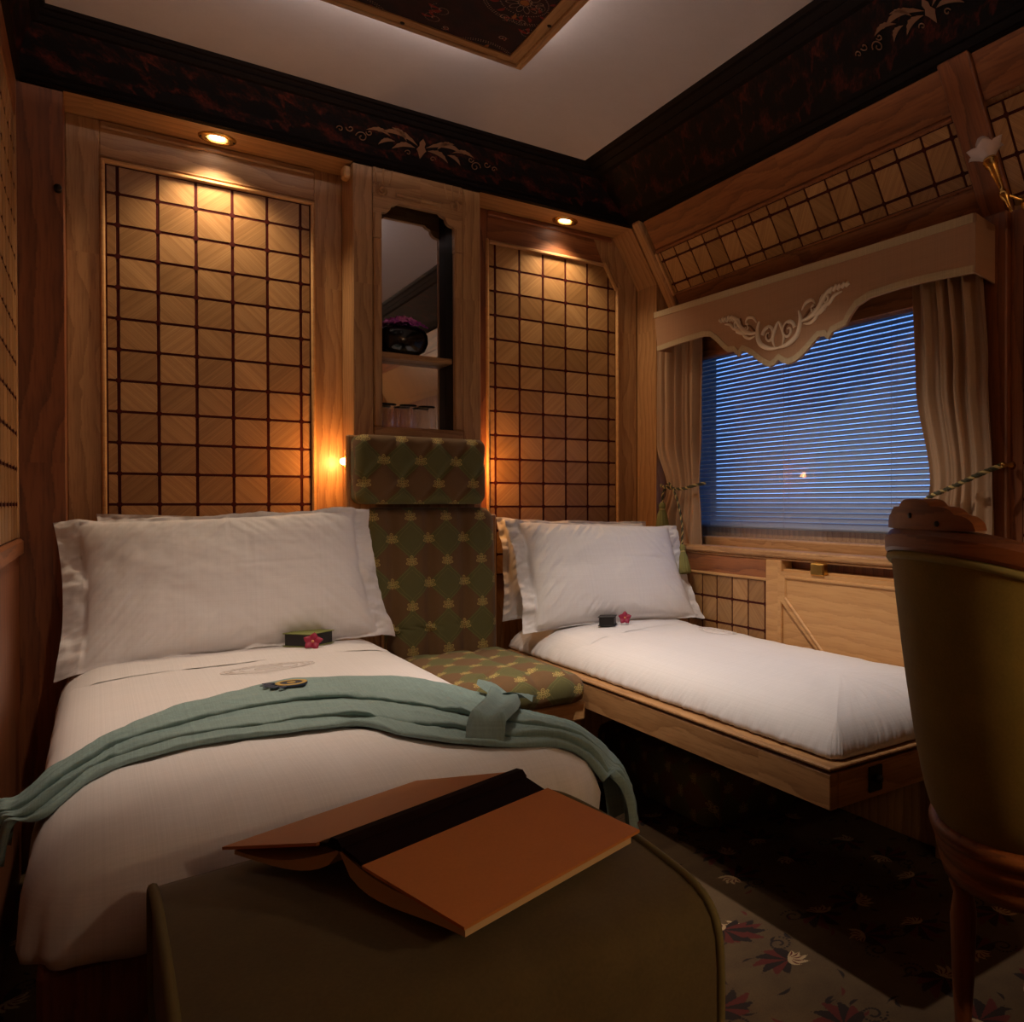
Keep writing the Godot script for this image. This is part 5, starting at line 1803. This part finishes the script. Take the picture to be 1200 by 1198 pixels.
# =====================================================================  open book lying face down
func build_book() -> void:
	var es := Vector3(0.928, 0, -0.371).normalized()
	var er := Vector3(0.371, 0, 0.928).normalized()
	var o := Vector3(0.205, 0, 2.155)           # near end of the spine
	var t := thing("open_book", "large orange book with a dark spine lying open face down on the ottoman", "book", Vector3(0.33, 0.55, 2.1))
	var L := 0.272
	var sheet := func(called: String, pts: PackedVector2Array, a: float, b: float, m: Material, par: Node) -> Node:
		var s := st0()
		extrude(s, pts, o + es * a, er, Vector3.UP, es * (b - a))
		return ob(called, s, m, par)
	# right-hand board (towards the room)
	sheet.call("back_cover", PackedVector2Array([Vector2(0.052, 0.6005), Vector2(0.214, 0.5715), Vector2(0.214, 0.568), Vector2(0.052, 0.597)]), -0.004, L + 0.004, M.book, t)
	sheet.call("back_cover_leather", PackedVector2Array([Vector2(0.012, 0.612), Vector2(0.053, 0.5985), Vector2(0.053, 0.594), Vector2(0.012, 0.607)]), 0.0, L, M.spine, t)
	sheet.call("spine", PackedVector2Array([Vector2(-0.012, 0.612), Vector2(-0.006, 0.620), Vector2(0.006, 0.620), Vector2(0.014, 0.612), Vector2(0.012, 0.607), Vector2(-0.012, 0.607)]), -0.002, L + 0.002, M.spine, t)
	sheet.call("front_cover", PackedVector2Array([Vector2(-0.030, 0.610), Vector2(-0.224, 0.567), Vector2(-0.224, 0.563), Vector2(-0.030, 0.606)]), -0.004, L + 0.004, M.book, t)
	sheet.call("front_cover_leather", PackedVector2Array([Vector2(-0.012, 0.612), Vector2(-0.034, 0.6085), Vector2(-0.034, 0.604), Vector2(-0.012, 0.607)]), 0.0, L, M.spine, t)
	# page blocks: thick under the right board, thin under the left
	var top := []
	var bot := []
	for i in 13:
		var k := i / 12.0
		var x := lerpf(0.002, 0.206, k)
		top.append(Vector2(x, lerpf(0.604, 0.5685, k) - 0.016 * sin(k * PI) * (1 - k)))
		bot.push_front(Vector2(x, lerpf(0.600, 0.5555, k) - 0.030 * sin(pow(k, 0.6) * PI) * (1 - 0.6 * k)))
	sheet.call("pages", PackedVector2Array(top + bot), 0.004, L - 0.004, M.paper, t)
	top = []
	bot = []
	for i in 13:
		var k := i / 12.0
		var x := lerpf(-0.002, -0.212, k)
		top.append(Vector2(x, lerpf(0.604, 0.562, k) - 0.012 * sin(k * PI)))
		bot.push_front(Vector2(x, lerpf(0.600, 0.557, k) - 0.020 * sin(pow(k, 0.6) * PI)))
	sheet.call("pages", PackedVector2Array(top + bot), 0.004, L - 0.004, M.paper, t)

# =====================================================================  lamps
func build_lamps() -> void:
	var dl := [[Vector3(0.294, 2.137, 0.083), "recessed brass downlight in the soffit over the robe bed pillows"], [Vector3(1.444, 2.137, 0.079), "recessed brass downlight in the soffit over the window bed pillows"]]
	for i in 2:
		var p: Vector3 = dl[i][0]
		var t := thing("downlight" if i == 0 else "downlight_001", dl[i][1], "downlight", p, "recessed downlights")
		var s := st0()
		lathe(s, [Vector2(0.034, 0.0), Vector2(0.030, -0.004), Vector2(0.036, -0.006), Vector2(0.048, -0.004), Vector2(0.050, 0.0)], 40, p)
		ob("trim_ring", s, M.brass, t)
		var s1 := st0()
		lathe(s1, [Vector2(0.032, 0.0), Vector2(0.031, 0.012), Vector2(0.026, 0.022)], 32, p)
		ob("reflector", s1, M.brass, t)
		var s2 := st0()
		lathe(s2, [Vector2(0.0, -0.004), Vector2(0.012, -0.003), Vector2(0.019, 0.002), Vector2(0.021, 0.012), Vector2(0.0, 0.014)], 28, p + Vector3(0, 0, -0.002))
		ob("lamp", s2, M.lens, t)
		for k in [-1, 1]:
			var s3 := st0()
			lathe(s3, [Vector2(0.0, -0.0075), Vector2(0.003, -0.007), Vector2(0.003, -0.004)], 8, p + Vector3(0.043 * k, 0, 0))
			ob("screw", s3, M.dark_metal, t)
		var L := SpotLight3D.new()
		L.name = "downlight_beam"
		L.position = Vector3(0, -0.014, 0)
		L.rotation_degrees = Vector3(-88, 180, 0)
		L.spot_angle = 57.0
		L.spot_angle_attenuation = 1.0
		L.spot_range = 6.0
		L.spot_attenuation = 2.0
		L.light_energy = 0.48 if i == 0 else 0.3
		L.light_color = rgb8(255, 226, 190)
		L.light_size = 0.02
		L.shadow_enabled = true
		t.add_child(L)
	# adjustable spots let into the ceiling panel, one turned to each bed
	var cs := [[Vector3(0.33, 2.262, 1.36), Vector3(0.40, 0.58, 0.98), 1.65, "brass spot in the tapestry panel turned to the robe bed"], [Vector3(0.74, 2.262, 1.36), Vector3(1.50, 0.55, 1.2), 2.5, "brass spot in the tapestry panel turned to the window bed"]]
	for i in 2:
		var p: Vector3 = cs[i][0]
		var t := thing("ceiling_spot" if i == 0 else "ceiling_spot_%03d" % i, cs[i][3], "spotlight", p, "spots in the ceiling panel")
		var s := st0()
		lathe(s, [Vector2(0.034, 0.002), Vector2(0.030, -0.004), Vector2(0.036, -0.008), Vector2(0.048, -0.006), Vector2(0.050, 0.002)], 40, p)
		ob("trim_ring", s, M.brass, t)
		var s2 := st0()
		lathe(s2, [Vector2(0.0, -0.008), Vector2(0.012, -0.007), Vector2(0.022, -0.002), Vector2(0.026, 0.003), Vector2(0.0, 0.003)], 28, p)
		ob("lamp", s2, M.lens, t)
		var L := SpotLight3D.new()
		L.name = "bed_spot"
		L.position = Vector3(0, -0.014, 0)
		L.spot_angle = [33.0, 36.0][i]
		L.spot_angle_attenuation = 1.0
		L.spot_range = 6.0
		L.spot_attenuation = 2.0
		L.light_energy = cs[i][2]
		L.light_color = rgb8(255, 228, 204) if i == 0 else rgb8(255, 238, 224)
		L.light_size = 0.025
		L.shadow_enabled = true
		t.add_child(L)
		L.look_at_from_position(p + Vector3(0, -0.014, 0), cs[i][1], Vector3(0, 0, 1))
		L.position = Vector3(0, -0.014, 0)
	# reading lamps on both sides of the niche pier
	for i in 2:
		var sx := -1.0 if i == 0 else 1.0
		var x := 0.656 if i == 0 else 1.077
		var p := Vector3(x, 1.142, 0.088)
		var t := thing("reading_lamp" if i == 0 else "reading_lamp_001", "small glowing brass reading lamp on the pier beside the robe bed" if i == 0 else "small brass reading lamp on the pier beside the window bed, hidden by the headrest", "lamp", p, "reading lamps")
		var s := st0()
		cbox(s, Vector3(x + (-0.008 if i == 0 else 0.0), 1.10, 0.058), Vector3(x + (0.0 if i == 0 else 0.008), 1.185, 0.118), 0.002)
		ob("backplate", s, M.oak_pale, t)
		var s1 := st0()
		lathe(s1, [Vector2(0.024, -0.004), Vector2(0.026, 0.0), Vector2(0.022, 0.006), Vector2(0.018, 0.004)], 24, Vector3(x + sx * 0.008, 1.142, 0.088), Basis(Vector3(0, 1, 0), Vector3(sx, 0, 0), Vector3(0, 0, 1)))
		ob("bezel", s1, M.brass, t)
		var s2 := st0()
		lathe(s2, [Vector2(0.0, 0.014), Vector2(0.008, 0.012), Vector2(0.012, 0.006), Vector2(0.013, 0.0), Vector2(0.010, -0.006), Vector2(0.0, -0.006)], 20, Vector3(x + sx * 0.014, 1.142, 0.088), Basis(Vector3(0, 1, 0), Vector3(sx, 0, 0), Vector3(0, 0, 1)))
		ob("bulb", s2, M.bulb, t)
		var L := OmniLight3D.new()
		L.name = "reading_light"
		L.position = Vector3(sx * 0.018, 0, 0)
		L.light_energy = 0.055
		L.light_color = rgb8(255, 176, 96)
		L.light_size = 0.01
		L.omni_range = 6.0
		L.omni_attenuation = 2.0
		L.shadow_enabled = true
		t.add_child(L)
	# unseen fill lamp, added as a sconce on the wall facing the beds
	var wp := Vector3(0.95, 1.62, 4.30)
	var ws := thing("wall_sconce_001", "unseen fill lamp added as a lit brass sconce with a frosted glass bowl on the wall facing the beds", "sconce", wp)
	var w1 := st0()
	cbox(w1, wp + Vector3(-0.03, -0.09, 0.075), wp + Vector3(0.03, 0.06, 0.086), 0.004)
	tube(w1, [wp + Vector3(0, -0.06, 0.078), wp + Vector3(0, -0.075, 0.03), wp + Vector3(0, -0.06, 0.0)], 0.006, 8)
	lathe(w1, [Vector2(0, -0.066), Vector2(0.02, -0.062), Vector2(0.026, -0.05), Vector2(0.022, -0.046)], 18, wp)
	ob("bracket", w1, M.brass, ws)
	var w2 := st0()
	lathe(w2, [Vector2(0.022, -0.046), Vector2(0.045, -0.02), Vector2(0.052, 0.02), Vector2(0.045, 0.055), Vector2(0.05, 0.065)], 24, wp)
	ob("glass_bowl", w2, M.bowl, ws)
	var wl := OmniLight3D.new()
	wl.name = "added_fill_light"
	wl.light_energy = 0.24
	wl.light_color = rgb8(255, 224, 190)
	wl.light_size = 0.05
	wl.omni_range = 8.0
	wl.omni_attenuation = 2.0
	wl.shadow_enabled = true
	ws.add_child(wl)
	# unseen desk and lamp, added to light the chair and shade the floor
	var dk := thing("added_desk", "unseen oak writing desk added behind the tub chair to keep lamp light off the floor", "desk", Vector3(1.36, 0, 3.25))
	ob("desk_top", bx(Vector3(0.88, 0.70, 2.92), Vector3(1.84, 0.73, 3.60), 0.006), M.oak_h, dk)
	ob("apron", bx(Vector3(0.92, 0.60, 2.96), Vector3(1.82, 0.70, 3.56), 0.003), M.oak_red_h, dk)
	for q in [[0.93, 2.97], [1.77, 2.97], [0.93, 3.51], [1.77, 3.51]]:
		ob("leg", bx(Vector3(q[0], 0, q[1]), Vector3(q[0] + 0.045, 0.60, q[1] + 0.045), 0.004), M.oak_red, dk)
	var lp := Vector3(1.06, 0.73, 3.10)
	var dl2 := thing("added_desk_lamp", "unseen brass desk lamp with a domed shade, added to light the tub chair", "lamp", lp)
	var q1 := st0()
	lathe(q1, [Vector2(0.0, 0.012), Vector2(0.02, 0.012), Vector2(0.06, 0.008), Vector2(0.065, 0.0)], 28, lp)
	tube(q1, [lp + Vector3(0, 0.01, 0), lp + Vector3(0, 0.25, 0)], 0.007, 10)
	ob("stand", q1, M.brass, dl2)
	var q2 := st0()
	lathe(q2, [Vector2(0.11, 0.20), Vector2(0.105, 0.235), Vector2(0.07, 0.265), Vector2(0.0, 0.275)], 32, lp)
	ob("shade", q2, M.brass, dl2)
	var q3 := st0()
	lathe(q3, [Vector2(0.0, 0.175), Vector2(0.018, 0.18), Vector2(0.024, 0.195), Vector2(0.018, 0.212), Vector2(0.0, 0.22)], 20, lp)
	ob("bulb", q3, M.bulb, dl2)
	var dll := OmniLight3D.new()
	dll.name = "added_chair_light"
	dll.position = Vector3(0, 0.197, 0)
	dll.light_energy = 0.2
	dll.light_color = rgb8(255, 214, 160)
	dll.light_size = 0.02
	dll.omni_range = 6.0
	dll.omni_attenuation = 2.0
	dll.shadow_enabled = true
	dl2.add_child(dll)
	# brass wall sconce by the window, unlit
	var ax := Vector3(0.02, -0.14, 0.052).normalized()
	var base := Vector3(1.70, 1.845, 1.957)
	var x1 := ax.cross(Vector3(1, 0, 0)).normalized()
	var bas := Basis(x1, ax, x1.cross(ax))
	var sc := thing("wall_sconce", "unlit brass torch sconce with a frosted glass flower shade beside the window", "sconce", base)
	var s := st0()
	lathe(s, [Vector2(0.0, -0.012), Vector2(0.018, -0.012), Vector2(0.020, -0.004), Vector2(0.016, 0.002), Vector2(0.018, 0.006), Vector2(0.013, 0.012), Vector2(0.007, 0.07), Vector2(0.0065, 0.075), Vector2(0.012, 0.082), Vector2(0.013, 0.09), Vector2(0.010, 0.10), Vector2(0.006, 0.106), Vector2(0.004, 0.125), Vector2(0.002, 0.13), Vector2(0.004, 0.136), Vector2(0.0, 0.14)], 20, base, bas)
	ob("torch_stem", s, M.brass, sc)
	var s1 := st0()
	var ball := base + ax * 0.095 + Vector3(0.055, -0.012, 0.035)
	lathe(s1, [Vector2(0, -0.024), Vector2(0.012, -0.021), Vector2(0.021, -0.012), Vector2(0.024, 0), Vector2(0.021, 0.012), Vector2(0.012, 0.021), Vector2(0, 0.024)], 20, ball)
	tube(s1, [base + ax * 0.088, ball], 0.005, 8)
	tube(s1, [ball, ball + Vector3(0.12, -0.02, -0.06)], 0.012, 10)
	ob("wall_arm", s1, M.brass, sc)
	var s2 := st0()
	for k in 6:
		var a := TAU * k / 6
		for sg in [1.0, -1.0]:
			grid(s2, 8, 8, func(u: float, v: float) -> Vector3:
				var q := lerpf(-1, 1, v)
				var hw := 0.021 * sin(PI * clampf(u * 0.8 + 0.18, 0, 1))
				var r := 0.010 + 0.032 * sin(u * 1.75)
				var rad := x1 * cos(a) + x1.cross(ax) * sin(a)
				var tan := ax.cross(rad)
				return base - ax * (0.012 + 0.052 * u - 0.022 * u * u * u) + rad * (r + 0.012 * u * u - 0.008 * q * q) + tan * hw * q + rad * 0.0008 * sg, none, sg < 0, k * 2 + (1 if sg > 0 else 0))
	ob("flower_shade", s2, M.frosted, sc)
	var s3 := st0()
	lathe(s3, [Vector2(0, -0.075), Vector2(0.010, -0.072), Vector2(0.018, -0.062), Vector2(0.021, -0.048), Vector2(0.018, -0.032), Vector2(0.010, -0.012)], 20, base, bas)
	ob("glass_bud", s3, M.frosted, sc)

# =====================================================================  small things
func gift_box(called: String, label: String, c: Vector3, turn: float, w: float, h: float, lid: Material) -> void:
	var t := thing(called, label, "gift box", c, "small gift boxes on the beds")
	var bas := Basis(Vector3.UP, turn)
	var put := func(n: String, lo: Vector3, hi: Vector3, m: Material) -> void:
		var s := st0()
		cbox(s, lo, hi, 0.0006, bas, c)
		ob(n, s, m, t)
	put.call("base", Vector3(-w / 2, 0, -w / 2), Vector3(w / 2, 0.002, w / 2), lid)
	put.call("body", Vector3(-w / 2 + 0.004, 0.002, -w / 2 + 0.004), Vector3(w / 2 - 0.004, h, w / 2 - 0.004), M.box_black)
	put.call("lid", Vector3(-w / 2, h, -w / 2), Vector3(w / 2, h + 0.0025, w / 2), lid)

func build_small() -> void:
	var ya := yL(0.475, 0.345) + 0.013
	gift_box("gift_box", "small black box with an olive lid below the robe bed pillow", Vector3(0.478, ya, 0.415), deg_to_rad(38.0), 0.094, 0.036, M.box_green)
	var f := flower(self, Vector3(0.476, ya + 0.018, 0.486), Vector3(-0.25, 0.35, 0.9).normalized(), 0.026, M.orchid, "orchid_flower", 5)
	tag(f, "magenta orchid laid against the olive lidded box", "flower", "single orchids on the beds")
	var yb := yR(1.36, 0.56) + 0.012
	gift_box("gift_box_001", "small black box before the window bed pillow beside a red orchid", Vector3(1.375, yb, 0.565), deg_to_rad(-35.0), 0.06, 0.030, M.box_black)
	var g := flower(self, Vector3(1.432, yb + 0.022, 0.585), Vector3(-0.35, 0.35, 0.87).normalized(), 0.024, M.orchid, "orchid_flower_001", 5)
	tag(g, "red orchid propped on the black box by the window bed pillow", "flower", "single orchids on the beds")
	# coat hook on the left pier
	var s := st0()
	lathe(s, [Vector2(0.008, 0.0), Vector2(0.008, 0.004), Vector2(0.005, 0.007), Vector2(0.004, 0.022), Vector2(0.009, 0.028), Vector2(0.008, 0.034), Vector2(0.0, 0.036)], 16, Vector3(-0.075, 1.862, 0.16), Basis(Vector3(1, 0, 0), Vector3(0, 0, 1), Vector3(0, -1, 0)))
	tag(ob("coat_hook", s, M.dark_metal), "small dark coat hook on the pier left of the head wall", "hook")
	# little block where the soffit meets the niche pier
	var b := bx(Vector3(0.632, 2.085, 0.10), Vector3(0.656, 2.125, 0.15), 0.006)
	tag(ob("corner_block", b, M.oak_pale), "small oak corner block under the soffit beside the mirror niche", "block")
